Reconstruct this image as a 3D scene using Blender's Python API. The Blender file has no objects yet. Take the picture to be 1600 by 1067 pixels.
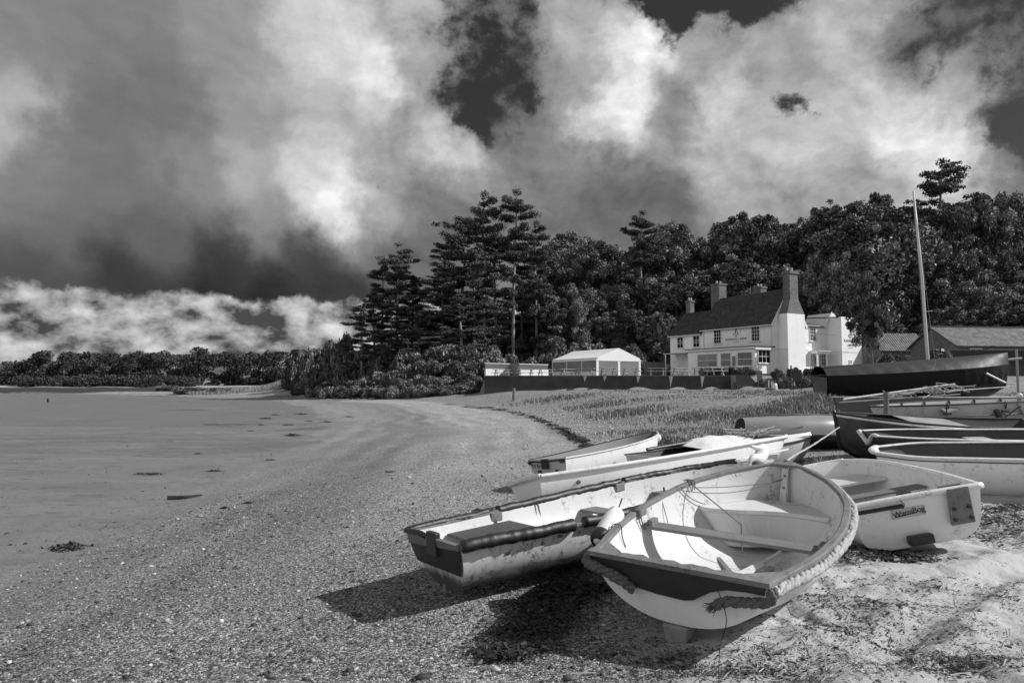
import bpy, math, random
import numpy as np
from mathutils import Matrix, Vector
random.seed(7); R = np.random.default_rng(11)
sc = bpy.context.scene; COL = sc.collection
PI = math.pi
# ------------------------------------------------------------------ camera frame helpers (used to measure where things stand)
F = 1067.; TH = math.atan(66.5/1067); CZ = 1.65
def at(px, py, Y):
    """world point seen at photo pixel (px,py) on the vertical plane y=Y"""
    a = (533.5-py)/F
    dy = math.cos(TH)-a*math.sin(TH); dz = math.sin(TH)+a*math.cos(TH)
    return np.array([(px-800)/F*Y/dy, Y, CZ+dz*Y/dy])
# ------------------------------------------------------------------ numpy noise
def _h(ix, iy, s):
    n = (ix.astype(np.int64)*374761393 + iy.astype(np.int64)*668265263 + s*1274126177) & 0x7fffffff
    n = ((n ^ (n >> 13))*1274126177) & 0x7fffffff
    return ((n ^ (n >> 16)) & 0xffff)/65535.
def vnoise(x, y, s=0):
    x = np.asarray(x, float); y = np.asarray(y, float)
    ix = np.floor(x); iy = np.floor(y); fx = x-ix; fy = y-iy
    fx = fx*fx*(3-2*fx); fy = fy*fy*(3-2*fy)
    a = _h(ix, iy, s); b = _h(ix+1, iy, s); c = _h(ix, iy+1, s); d = _h(ix+1, iy+1, s)
    return (a*(1-fx)+b*fx)*(1-fy)+(c*(1-fx)+d*fx)*fy
def fbm(x, y, o=4, s=0):
    v = 0; a = .5; t = 0
    for i in range(o):
        v = v+a*vnoise(x*2**i+i*17.3, y*2**i-i*9.1, s+i); t += a; a *= .5
    return v/t
def sm(v, a, b):
    t = np.clip((np.asarray(v, float)-a)/(b-a), 0, 1); return t*t*(3-2*t)
# ------------------------------------------------------------------ terrain
HY = [0, 17, 20, 27, 39, 55, 62, 70, 85, 110, 130, 150, 200, 3000]
HX = [1.8, 2.05, 1.9, 1.5, 0, -5, -7, -13, -19, -36, -60, -110, -400, -4000]
WY = [0, 8, 16, 25, 37, 62, 90, 120, 145, 180, 240, 3000]
WX = [-5.8, -5.9, -6.1, -7.5, -10, -19, -32, -62, -95, -200, -500, -5000]
def gz(x, y):
    x = np.asarray(x, float); y = np.asarray(y, float)
    xw = np.interp(y, WY, WX); xh = np.maximum(np.interp(y, HY, HX), xw+6); dh = x-xh; dw = x-xw
    t = dw/(xh-xw)
    flat = -.43+np.maximum(.02*(dw+16), -.5)*(dw < -16)+.09*(fbm(x*.22, y*.8, 4, 61)-.52)+.06*(1-sm(y, 13, 24))*sm(dw, -11, -6)+.03*(fbm(x*1.1, y*3, 3, 63)-.5)
    slope = np.where(t < 0, -.42+.035*np.minimum(dw, 0), -.42+.49*np.clip(t, 0, 1)**1.25+.03*np.clip(dh, 0, 3.5)); k_ = .03
    z = np.maximum(flat, slope)+k_*np.exp(-np.abs(flat-slope)/k_)*.5
    z = z+.85*sm(dh, 1, 11)*sm(y, 10, 34)*sm(x, -60, -40)
    z = z+.1*sm(x, 5, 9)*sm(y, 3, 8)
    mud = (fbm(x*.12, y*.07, 3, 5)-.53)*.5
    z = z+np.where(dw < 2, mud, 0)*sm(-dw, -2, 3)*sm(y, 18, 45)*(y < 150)
    # pub terrace, bank, headland, wooded hill
    terr = sm(y, 65.3, 65.8)*sm(x, -3.2, -2.6)*(1-sm(x, 20.8, 21.4))
    bank = sm(y, 61, 69)*sm(x, 20.8, 21.6)
    z = z+1.35*np.maximum(terr, bank)+.3*sm(y, 66, 72)*sm(x, 18, 24)
    z = z+1.1*sm(y, 38, 50)*sm(x, 25, 32)*(1-bank)
    z = z+3.5*sm(dh, 2, 14)*sm(y, 66, 78)*(1-sm(x, -12, -3))*sm(x, -46, -30)
    z = z+(11*sm(y, 96, 150)*sm(x, -50, 0)+3*sm(y, 90, 110)*sm(x, -40, -5))*(1-sm(y, 180, 270))
    # far shore
    z = np.where(y > 280, np.maximum(z, -.5+1.5*sm(y, 283, 290)+5*sm(y, 380, 700)), z)
    z = z+(fbm(x*1.1, y*.7, 4, 15)-.5)*.10*np.exp(-(dw/1.6)**2)
    return z
def gzf(x, y): return float(gz(np.array([x]), np.array([y]))[0])
def gp(px, py):
    """ground point seen at photo pixel"""
    Y = 3.
    for _ in range(900):
        p = at(px, py, Y)
        if p[2] <= max(gzf(p[0], p[1]), -.42): return p
        Y *= 1.01
    return p
# ------------------------------------------------------------------ node helpers
class NT:
    def __init__(s, tree): s.t = tree; s.n = tree.nodes; s.l = tree.links
    def new(s, k, **a):
        n = s.n.new(k)
        for x, v in a.items(): setattr(n, x, v)
        return n
    def put(s, sock, v):
        if isinstance(v, bpy.types.NodeSocket): s.l.new(v, sock)
        elif isinstance(v, (tuple, list)): sock.default_value = tuple(v)+((1,) if len(v) == 3 and sock.type == 'RGBA' else ())
        elif sock.type == 'RGBA': sock.default_value = (v, v, v, 1)
        elif sock.type == 'VECTOR': sock.default_value = (v, v, v)
        else: sock.default_value = v
    def m(s, op, a, b=0, c=0, clamp=False):
        n = s.new('ShaderNodeMath', operation=op); n.use_clamp = clamp
        s.put(n.inputs[0], a); s.put(n.inputs[1], b)
        if op in ('MULTIPLY_ADD', 'SMOOTH_MIN', 'SMOOTH_MAX'): s.put(n.inputs[2], c)
        return n.outputs[0]
    def v(s, op, a, b=(0, 0, 0)):
        n = s.new('ShaderNodeVectorMath', operation=op); s.put(n.inputs[0], a)
        if op == 'SCALE': s.put(n.inputs['Scale'], b)
        else: s.put(n.inputs[1], b)
        return n.outputs['Value'] if op in ('DISTANCE', 'LENGTH', 'DOT_PRODUCT') else n.outputs[0]
    def noise(s, vec, scale, detail=4, rough=.55, dist=0, color=False):
        n = s.new('ShaderNodeTexNoise'); s.put(n.inputs['Vector'], vec); s.put(n.inputs['Scale'], scale)
        n.inputs['Detail'].default_value = detail; n.inputs['Roughness'].default_value = rough; n.inputs['Distortion'].default_value = dist
        return n.outputs['Color' if color else 'Fac']
    def vor(s, vec, scale, out='Distance', feature='F1', rnd=1):
        n = s.new('ShaderNodeTexVoronoi', feature=feature); s.put(n.inputs['Vector'], vec); s.put(n.inputs['Scale'], scale)
        n.inputs['Randomness'].default_value = rnd
        return n.outputs[out]
    def mr(s, v, a, b, c=0, d=1, smooth=True):
        n = s.new('ShaderNodeMapRange'); n.interpolation_type = 'SMOOTHSTEP' if smooth else 'LINEAR'
        for i, x in enumerate((v, a, b, c, d)): s.put(n.inputs[i], x)
        return n.outputs[0]
    def mix(s, f, a, b):
        n = s.new('ShaderNodeMix'); n.data_type = 'FLOAT'; s.put(n.inputs[0], f); s.put(n.inputs[2], a); s.put(n.inputs[3], b)
        return n.outputs[0]
    def mapv(s, vec, scale=(1, 1, 1), rot=(0, 0, 0)):
        n = s.new('ShaderNodeMapping'); s.put(n.inputs['Vector'], vec); n.inputs['Scale'].default_value = scale; n.inputs['Rotation'].default_value = rot
        return n.outputs[0]
    def coord(s, k='Object'): return s.new('ShaderNodeTexCoord').outputs[k]
    def attr(s, name): return s.new('ShaderNodeAttribute', attribute_name=name).outputs['Fac']
    def bump(s, h, strength, dist, nrm=None):
        n = s.new('ShaderNodeBump'); s.put(n.inputs['Height'], h); s.put(n.inputs['Strength'], strength); s.put(n.inputs['Distance'], dist)
        if nrm is not None: s.put(n.inputs['Normal'], nrm)
        return n.outputs[0]
def newmat(name):
    m = bpy.data.materials.new(name); m.use_nodes = True; t = NT(m.node_tree); b = m.node_tree.nodes['Principled BSDF']
    return m, t, b
MATS = {}
def mat(name, c=.5, rough=.6, var=.25, scale=4., bump=.15, bscale=30., bdist=.01, stretch=(1, 1, 1), dark=0., dscale=3., spec=.5, metal=0., coords='Object', dirt_h=None, dirt=.8, fine=0.):
    """painted / wooden / metal surfaces with tonal variation, stains and grime"""
    if name in MATS: return MATS[name]
    m, t, b = newmat(name); co = t.coord(coords)
    if stretch != (1, 1, 1): co2 = t.mapv(co, stretch)
    else: co2 = co
    n1 = t.noise(co2, scale, 5, .6); n2 = t.noise(co, scale*.31, 3)
    f = t.m('MULTIPLY_ADD', t.m('SUBTRACT', n1, .5), var*2, 1.); f = t.m('MULTIPLY', f, t.m('MULTIPLY_ADD', t.m('SUBTRACT', n2, .5), var, 1.))
    col = t.m('MULTIPLY', f, c)
    if fine:
        col = t.m('MULTIPLY', col, t.m('MULTIPLY_ADD', t.m('SUBTRACT', t.noise(co2, bscale*3, 3, .7), .5), fine*2, 1.))
    if dark:
        s = t.noise(t.mapv(co, (1, 1, .45)), dscale, 8, .72, .6); k = t.mr(s, .5, .64); s2 = t.mr(t.noise(co, dscale*9, 5, .75), .47, .58)
        col = t.m('MULTIPLY', col, t.m('SUBTRACT', 1., t.m('MULTIPLY', t.m('MULTIPLY', k, s2), dark)))
    if dirt_h:
        sep = t.new('ShaderNodeSeparateXYZ'); t.put(sep.inputs[0], co)
        h = t.m('SUBTRACT', 1., t.mr(t.m('ADD', sep.outputs[2], t.m('MULTIPLY', t.m('SUBTRACT', t.noise(co, 3.2, 7, .75, .8), .5), dirt_h*2.2)), dirt_h*.9, dirt_h*2.))
        h = t.m('MULTIPLY', h, t.mr(t.noise(co, 22, 6, .75), .1, .42))
        col = t.mix(t.m('MULTIPLY', h, dirt), col, .03)
    t.put(b.inputs['Base Color'], t.m('MAXIMUM', col, .004)); t.put(b.inputs['Roughness'], t.m('MULTIPLY_ADD', t.m('SUBTRACT', n1, .5), .3, rough, clamp=True))
    b.inputs['Metallic'].default_value = metal; b.inputs['Specular IOR Level'].default_value = spec
    if bump: t.put(b.inputs['Normal'], t.bump(t.noise(co2, bscale, 5, .65), bump, bdist))
    MATS[name] = m; return m
# ------------------------------------------------------------------ mesh builder
class MB:
    def __init__(s): s.v = []; s.f = []; s.n = 0
    def add(s, V, Fs):
        s.v.append(np.asarray(V, float).reshape(-1, 3)); s.f += [tuple(i+s.n for i in f) for f in Fs]; s.n += len(s.v[-1]); return s
    def box(s, c, d, rot=None, taper=1.):
        x, y, z = [q/2 for q in d]
        V = np.array([(-x, -y, -z), (x, -y, -z), (x, y, -z), (-x, y, -z), (-x*taper, -y*taper, z), (x*taper, -y*taper, z), (x*taper, y*taper, z), (-x*taper, y*taper, z)])
        if rot is not None: V = V@np.array(rot).T
        return s.add(V+np.array(c), [(3, 2, 1, 0), (4, 5, 6, 7), (0, 1, 5, 4), (1, 2, 6, 5), (2, 3, 7, 6), (3, 0, 4, 7)])
    def bar(s, a, b, w, h, up=(0, 0, 1)):
        a = np.array(a, float); b = np.array(b, float); d = b-a; L = np.linalg.norm(d); d /= L
        u = np.array(up, float); sd = np.cross(d, u); sd /= max(np.linalg.norm(sd), 1e-6); u = np.cross(sd, d)
        return s.box((a+b)/2, (L, w, h), np.stack([d, sd, u], 1))
    def tube(s, P, r, n=8, cap=True, sy=1.):
        P = np.asarray(P, float); k = len(P); r = np.broadcast_to(np.asarray(r, float), (k,))
        T = np.gradient(P, axis=0); T /= np.maximum(np.linalg.norm(T, axis=1)[:, None], 1e-9)
        ref = np.array([0, 0, 1.]) if abs(T[0][2]) < .9 else np.array([1., 0, 0]); V = []
        u = np.cross(ref, T[0]); u /= np.linalg.norm(u)
        for i in range(k):
            u = u-T[i]*np.dot(u, T[i]); u /= max(np.linalg.norm(u), 1e-9); w = np.cross(T[i], u)
            for j in range(n):
                a = 2*PI*j/n; V.append(P[i]+r[i]*(math.cos(a)*u+sy*math.sin(a)*w))
        Fs = [(i*n+j, i*n+(j+1) % n, (i+1)*n+(j+1) % n, (i+1)*n+j) for i in range(k-1) for j in range(n)]
        if cap: Fs += [tuple(range(n))[::-1], tuple((k-1)*n+j for j in range(n))]
        return s.add(V, Fs)
    def prism(s, poly, vec):
        P = np.asarray(poly, float); n = len(P); V = np.vstack([P, P+np.array(vec)])
        return s.add(V, [tuple(range(n))[::-1], tuple(range(n, 2*n))]+[(i, (i+1) % n, n+(i+1) % n, n+i) for i in range(n)])
    def lathe(s, prof, c=(0, 0, 0), n=14):
        V = [(c[0]+r*math.cos(2*PI*j/n), c[1]+r*math.sin(2*PI*j/n), c[2]+z) for r, z in prof for j in range(n)]; k = len(prof)
        return s.add(V, [(i*n+j, i*n+(j+1) % n, (i+1)*n+(j+1) % n, (i+1)*n+j) for i in range(k-1) for j in range(n)]+[tuple(range(n))[::-1], tuple((k-1)*n+j for j in range(n))])
    def grid(s, G, closed=False):
        G = np.asarray(G, float); a, b = G.shape[:2]
        return s.add(G.reshape(-1, 3), [(i*b+j, i*b+(j+1) % b, (i+1)*b+(j+1) % b, (i+1)*b+j) for i in range(a-1) for j in range(b if closed else b-1)])
    def build(s, name, m, parent=None, smooth=False, bevel=0, fixn=True):
        me = bpy.data.meshes.new(name); V = np.vstack(s.v); me.from_pydata(V.tolist(), [], s.f)
        if fixn:
            import bmesh
            b = bmesh.new(); b.from_mesh(me); bmesh.ops.recalc_face_normals(b, faces=b.faces); b.to_mesh(me); b.free()
        if smooth: me.polygons.foreach_set('use_smooth', [True]*len(me.polygons))
        o = link(name, me, m, parent)
        if bevel:
            md = o.modifiers.new('soft edges', 'BEVEL'); md.width = bevel; md.segments = 2; md.limit_method = 'ANGLE'
        return o
def link(name, me, m, parent=None):
    if m: me.materials.append(m)
    o = bpy.data.objects.new(name, me); COL.objects.link(o)
    if parent: o.parent = parent
    return o
def rawmesh(name, V, Fq, attrs=None, smooth=False):
    """fast mesh from arrays; Fq (n,3) or (n,4)"""
    me = bpy.data.meshes.new(name); V = np.ascontiguousarray(V, np.float32); Fq = np.ascontiguousarray(Fq, np.int32); k = Fq.shape[1]
    me.vertices.add(len(V)); me.vertices.foreach_set('co', V.ravel())
    me.loops.add(Fq.size); me.loops.foreach_set('vertex_index', Fq.ravel())
    me.polygons.add(len(Fq)); me.polygons.foreach_set('loop_start', np.arange(0, Fq.size, k, dtype=np.int32))
    if smooth: me.polygons.foreach_set('use_smooth', np.ones(len(Fq), bool))
    for a, v in (attrs or {}).items():
        at_ = me.attributes.new(a, 'FLOAT', 'POINT'); at_.data.foreach_set('value', np.ascontiguousarray(v, np.float32))
    me.update(calc_edges=True); me.validate(); return me
def tag(o, label, cat, group=None, kind=None):
    if label: o['label'] = label
    if cat: o['category'] = cat
    if group: o['group'] = group
    if kind: o['kind'] = kind
    return o
def thing(name, label, cat, loc=(0, 0, 0), rot=(0, 0, 0), group=None):
    o = bpy.data.objects.new(name, None); COL.objects.link(o); o.location = [float(q) for q in loc]; o.rotation_euler = rot; o.empty_display_size = .3
    return tag(o, label, cat, group)
def struct(o): o['kind'] = 'structure'; return o
def dup(root, loc, rotz=None, label=None, scale=None, group=None):
    r = root.copy(); COL.objects.link(r); r.location = [float(q) for q in loc]
    if rotz is not None: r.rotation_euler[2] = rotz
    if scale is not None: r.scale = scale if isinstance(scale, tuple) else (scale,)*3
    if label: r['label'] = label
    if group: r['group'] = group
    for ch in list(root.children):
        c = ch.copy(); COL.objects.link(c); c.parent = r
        for g in ch.children: d = g.copy(); COL.objects.link(d); d.parent = c
    return r
def curve_pts(P, n=24):
    P = np.asarray(P, float); t = np.linspace(0, len(P)-1, n); out = []
    for q in t:
        i = min(int(q), len(P)-2); f = q-i; p0 = P[max(i-1, 0)]; p1 = P[i]; p2 = P[i+1]; p3 = P[min(i+2, len(P)-1)]
        out.append(.5*((2*p1)+(p2-p0)*f+(2*p0-5*p1+4*p2-p3)*f*f+(3*p1-p0-3*p2+p3)*f**3))
    return np.array(out)
def rope(P, r, name, m, parent=None, strands=3, turns=8., n=None, lab=None, cat=None):
    """a laid rope: strands wound round the path"""
    L = np.linalg.norm(np.diff(np.asarray(P, float), axis=0), axis=1).sum(); n = n or max(24, int(L/r*1.2)); C = curve_pts(P, n)
    T = np.gradient(C, axis=0); T /= np.linalg.norm(T, axis=1)[:, None]; ref = np.array([0, 0, 1.]); mb = MB()
    U = np.cross(T, ref); U /= np.maximum(np.linalg.norm(U, axis=1)[:, None], 1e-6); W = np.cross(U, T); ph = np.linspace(0, 2*PI*turns*L, n)+2.2*(fbm(np.linspace(0, L*9, n), np.zeros(n), 3, 3)-.5)*2; r = r*(1+.35*(fbm(np.linspace(0, L*14, n), np.ones(n), 3, 8)-.5))
    for k in range(strands):
        a = ph+2*PI*k/strands
        mb.tube(C+(r*.5)[:, None]*(np.cos(a)[:, None]*U+np.sin(a)[:, None]*W), r*.58*(1+.1*np.sin(ph*7+k)), 7)
    o = mb.build(name, m, parent, smooth=True)
    if lab: tag(o, lab, cat)
    return o
_fonts = {}
def text_mesh(s, size, ext=.002, spacing=1.):
    cu = bpy.data.curves.new('lettering', 'FONT'); cu.body = s; cu.size = size; cu.extrude = ext; cu.align_x = 'CENTER'; cu.align_y = 'CENTER'; cu.space_character = spacing
    o = bpy.data.objects.new('lettering', cu); COL.objects.link(o); bpy.context.view_layer.update()
    me = bpy.data.meshes.new_from_object(o.evaluated_get(bpy.context.evaluated_depsgraph_get())); bpy.data.objects.remove(o); bpy.data.curves.remove(cu); return me
# ================================================================== MATERIALS
gel = mat('gelcoat', .8, .35, .07, 2.5, .05, 14, .004, dark=.22, dscale=3.3, dirt_h=.035, dirt=.5)
gel_in = mat('gelcoat_inside', .62, .45, .1, 3, .12, 16, .004, dark=.65, dscale=3.4, spec=.3)
gel_dirty = mat('weathered_hull', .7, .5, .16, 4, .15, 20, .005, dark=.8, dscale=2.4, dirt_h=.125, dirt=.95)
gel_clean = mat('fresh_white_paint', .85, .3, .04, 2, .04, 10, .003, dark=.35, dscale=4)
gel_grey = mat('pale_grey_paint', .5, .4, .12, 3, .08, 14, .004, dark=.6, dscale=3, dirt_h=.06, dirt=.6)
rimw = mat('white_rim', .72, .4, .07, 6, .08, 40, .003, dark=.7, dscale=8)
wood = mat('weathered_wood', .19, .75, .45, 9, .5, 60, .004, stretch=(.35, 3, 3), dark=.7, dscale=9, fine=.4, spec=.25)
wood_l = mat('pale_weathered_wood', .34, .75, .35, 9, .4, 60, .004, stretch=(.3, 3, 3), dark=.6, dscale=9, fine=.3, spec=.25)
plank = mat('thwart_wood', .17, .7, .4, 6, .3, 40, .003, stretch=(3.5, .35, 3.5), dark=.4, dscale=8, fine=.35, spec=.3)
varn = mat('dark_varnished_wood', .028, .45, .5, 8, .3, 40, .003, stretch=(2, .5, 2), dark=.3, dscale=12, fine=.3)
black = mat('black_rubber', .012, .5, .3, 12, .5, 40, .006, spec=.6)
blackm = mat('black_matt', .01, .7, .3, 12, .3, 40, .004)
ropem = mat('old_rope', .42, .9, .25, 18, .8, 160, .003, dark=.55, dscale=9, fine=.35, spec=.1)
ropeth = mat('thin_line', .16, .9, .3, 30, 0)
roped = mat('dirty_rope', .13, .9, .35, 18, .8, 150, .003, dark=.5, dscale=9, fine=.4, spec=.1)
steel = mat('galvanised_steel', .3, .4, .25, 20, .1, 60, .001, metal=.8)
fend = mat('fender_vinyl', .8, .35, .05, 4, .03, 20, .002, dark=.4, dscale=6)
darkh = mat('black_hull_paint', .014, .3, .5, 3, .1, 12, .004, dark=0)
darkh2 = mat('blotched_dark_hull', .09, .4, .9, 5, .15, 20, .004)
darkin = mat('dark_grey_inside', .07, .7, .5, 6, .2, 30, .003, fine=.3)
greyin = mat('grey_inside', .16, .6, .2, 6, .2, 30, .003)
silver = mat('silver_hull', .26, .32, .12, 2, .06, 8, .004, dark=.2, dscale=4)
tarp = mat('dark_tarpaulin', .006, .55, .3, 4, .8, 4, .06, spec=.25)
tarp2 = mat('tarpaulin_top', .02, .6, .2, 4, .4, 6, .03)
canvas = mat('white_canvas', .72, .7, .08, 3, .5, 5, .04)
# ================================================================== BOATS
def interp(ts, vs, t):
    ts = np.array(ts, float); vs = np.array(vs, float); t = np.atleast_1d(t).astype(float); m = np.gradient(vs, ts)
    i = np.clip(np.searchsorted(ts, t, side='right')-1, 0, len(ts)-2); h = ts[i+1]-ts[i]; s = (t-ts[i])/h
    return (2*s**3-3*s**2+1)*vs[i]+(s**3-2*s**2+s)*h*m[i]+(-2*s**3+3*s**2)*vs[i+1]+(s**3-s**2)*h*m[i+1]
def hp(sp, t, u, side, inset=0., zoff=0.):
    t = np.atleast_1d(t).astype(float); u = np.broadcast_to(np.asarray(u, float), t.shape)
    b = interp(sp['bt'], sp['bv'], t)*sp['B']
    zs = sp['z0']+(sp['z1']-sp['z0'])*t**sp['zp']-sp['sag']*4*t*(1-t); zk = interp(sp['kt'], sp['kv'], t); n = interp([0, .5, 1], sp['n'], t); th = u*PI/2
    yy = np.sin(th)**(2/n); zz = 1-np.cos(th)**(2/n); fl = sp['flare']; y = b*yy*(1-fl*(1-zz)); z = zk+(zs-zk)*zz
    x = sp['L']*t-sp['rb']*(1-zz)*t**4-sp['rt']*zz*(1-t)**4
    if inset:
        y = y*np.maximum(1-inset/b, .05); z = zk+inset+(z-zk)*(1-inset/(zs-zk)); x = x+inset*(1-t)**8*1.2-inset*t**8*1.2
    return np.stack([x, side*y, z+zoff], 1)
def inner_half(sp, x, z, th=.03):
    """inside half breadth at local x, z"""
    t = min(max(x/sp['L'], 0), 1); us = np.linspace(.02, 1, 60); P = hp(sp, np.full(60, t), us, 1, th)
    return float(np.interp(z, P[:, 2], P[:, 1]))
def boat_root(name, sp, label, cat='boat', group=None):
    o = thing(name, label, cat, group=group)
    cy, sy = math.cos(sp['yaw']), math.sin(sp['yaw']); cp, s_ = math.cos(sp['pitch']), math.sin(sp['pitch']); cr, sr = math.cos(sp['roll']), math.sin(sp['roll'])
    M = np.array([[cy, -sy, 0], [sy, cy, 0], [0, 0, 1]])@np.array([[cp, 0, -s_], [0, 1, 0], [s_, 0, cp]])@np.array([[1, 0, 0], [0, cr, -sr], [0, sr, cr]])
    m4 = Matrix([list(M[i])+[[sp['x'], sp['y'], sp['z']][i]] for i in range(3)]+[[0, 0, 0, 1]]); o.matrix_world = m4
    o['_m'] = 0; del o['_m']; sp['M'] = M; sp['o'] = np.array([sp['x'], sp['y'], sp['z']]); return o
def W(sp, P): return np.asarray(P, float)@sp['M'].T+sp['o']
def Lc(sp, P): return (np.asarray(P, float)-sp['o'])@sp['M']
def hull(sp, root, mout, minn, mtr=None, th=.022, nt=56, nu=14, pram=False, name='hull'):
    T = np.linspace(0, 1, nt); U = np.r_[-np.linspace(1, 0, nu)[:-1]**.9, 0, np.linspace(0, 1, nu)[1:]**.9]
    def G(ins): return np.stack([np.stack([hp(sp, t, abs(u), 1 if u >= 0 else -1, ins)[0] for u in U]) for t in T])
    go = G(0); gi = G(th)
    mb = MB(); mb.grid(go); o = mb; 
    b = go.shape[1]
    o.build(name, mout, root, smooth=True)
    mi = MB(); mi.grid(gi)
    for c in (0, b-1): mi.grid(np.stack([go[:, c], gi[:, c]], 1))
    mi.build('inner_shell', minn, root, smooth=True)
    for nm, k, mm in (('transom', 0, mtr or mout),)+((('bow_transom', -1, mout),) if pram else ()):
        m = MB(); a = go[k]; c = gi[k].copy()
        h = b//2
        for S in (a, c):
            P = S[:h+1][::-1]; Q = S[h:]
            m.grid(np.stack([P, (P+Q)/2, Q], 1))
        m.grid(np.stack([[a[0], (a[0]+a[-1])/2, a[-1]], [c[0], (c[0]+c[-1])/2, c[-1]]]))
        m.build(nm, mm, root)
    return go, gi
def gunwale(sp, root, m, w=.045, h=.035, out=.3, dz=.0, name='gunwale', t0=0, t1=1, sides=(1, -1), round_=False, wav=0., n=60):
    T = np.linspace(t0, t1, n); mb = MB()
    for sd in sides:
        P = hp(sp, T, 1, sd); d = np.gradient(P, axis=0); d /= np.linalg.norm(d, axis=1)[:, None]
        nr = np.stack([-d[:, 1], d[:, 0], 0*T], 1)*sd; nr /= np.linalg.norm(nr, axis=1)[:, None]
        C = P+nr*w*(out-.5+.5*0)+np.array([0, 0, dz]); k = 12 if round_ else 8; ring = []
        for j in range(k):
            a = 2*PI*(j+.5)/k; ca, sa = math.cos(a), math.sin(a)
            e = .72 if round_ else .45
            x = math.copysign(abs(ca)**e, ca); z = math.copysign(abs(sa)**e, sa)
            wv = 1+wav*np.sin(T*60+j)*.5+wav*(fbm(T*40+j*3, T*0+sd, 3)-.5)*2
            ring.append(C+nr*(x*w/2*wv)[:, None]+np.array([0, 0, 1])*(z*h/2*wv)[:, None])
        G = np.stack(ring, 1); mb.grid(G, True); mb.add(G[0], [tuple(range(k))]); mb.add(G[-1], [tuple(range(k))])
    return mb.build(name, m, root, smooth=round_)
def cross_board(sp, root, name, m, x, z, w, th=.022, skew=0., inset=.03, ends=(1, 1), mat_=None, bev=.004):
    """a board from side to side, cut to the hull"""
    y1 = inner_half(sp, x-w/2, z, inset)*ends[0]; y2 = inner_half(sp, x+w/2, z, inset)*ends[0]
    y3 = -inner_half(sp, x-w/2-0, z, inset)*ends[1]; y4 = -inner_half(sp, x+w/2, z, inset)*ends[1]
    mb = MB().prism([(x-w/2+skew, y1, z), (x+w/2+skew, y2, z), (x+w/2-skew, y4, z), (x-w/2-skew, y3, z)], (0, 0, th))
    return mb.build(name, m, root, bevel=bev)
BT = [0, .25, .5, .75, .9, 1]
def spec(L, B, bv, z0, z1, x, y, z, yaw, pitch=0, roll=0, sag=0, zp=1.8, kt=(0, .4, .75, .9, 1), kv=(.05, 0, 0, .06, .25), n=(2.4, 2.4, 2.0), rb=.12, rt=.08, flare=.15):
    return dict(L=L, B=B, bt=BT, bv=bv, z0=z0, z1=z1, x=x, y=y, z=z, yaw=yaw, pitch=pitch, roll=roll, sag=sag, zp=zp, kt=kt, kv=kv, n=n, rb=rb, rt=rt, flare=flare)

# ---------------- A: the big white dinghy with rope fender
A = spec(2.8243, .7512, [.7617, .974, 1, .7946, .449, .06], .474, .7341, 1.0653, 4.4937, .0101, .9492, .0446, .0212, .0009, 1.6, kv=(.06, 0, 0, .06, .22), n=(2.3, 2.6, 2.0), rb=.12, rt=.06, flare=.1)
rA = boat_root('dinghy', A, 'white fibreglass dinghy with thick white rope round its worn wooden gunwale')
A['kv'] = (.10, .015, 0, .06, .22)
hull(A, rA, gel, gel_in, gel, th=.024, nt=70, nu=18)
gunwale(A, rA, wood, .06, .038, .45, .004, wav=.06, n=120)
tl = hp(A, 0, 1, 1)[0]; tr = hp(A, 0, 1, -1)[0]
# varnished upper transom board with scalloped lower edge
def on_tr(y, z, out=.012):
    """point on transom plane at local y,z (transom leans aft at its top)"""
    zk, zs = A['kv'][0], A['z0']; zz = (z-zk)/(zs-zk); return (-A['rt']*zz-out, y, z)
hb = abs(tl[1]); zt = tl[2]
low = [(hb*.99, .055), (hb*.86, .075), (hb*.72, .10), (hb*.5, .165), (hb*.2, .185), (-hb*.12, .19), (-hb*.22, .175), (-hb*.42, .10), (-hb*.6, .065), (-hb*.8, .055), (-hb*.99, .055)]
poly = [on_tr(y, zt-d) for y, d in low]+[on_tr(-hb*1.01, zt+.012), on_tr(hb*1.01, zt+.012)]
MB().prism(poly, (-.014, 0, 0)).build('transom_board', varn, rA)
mb = MB(); ys = np.linspace(-hb-.03, hb+.03, 40); V = []
for y in ys:
    wv = .006*math.sin(y*31)+.005*math.sin(y*57+1); 
    for (dx, dz) in ((-.036, -.016), (-.04, .016), (.034+wv*1.5, .024+wv*.3), (.032+wv, -.012)): V.append((on_tr(y, zt, 0)[0]+dx, y, zt+.012+dz))
mb.grid(np.array(V).reshape(40, 4, 3), True); mb.add(V[:4], [(0, 1, 2, 3)]); mb.add(V[-4:], [(0, 1, 2, 3)]); mb.build('transom_cap', wood, rA)
for sd in (1, -1):   # quarter knees
    MB().prism([(-.03, sd*(hb-.0), zt-.012), (.2, sd*(hb+.045), zt-.008), (.17, sd*(hb-.01), zt-.008), (.03, sd*(hb-.16), zt-.01)], (0, 0, .03)).build('knee', wood, rA, bevel=.004)
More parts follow.
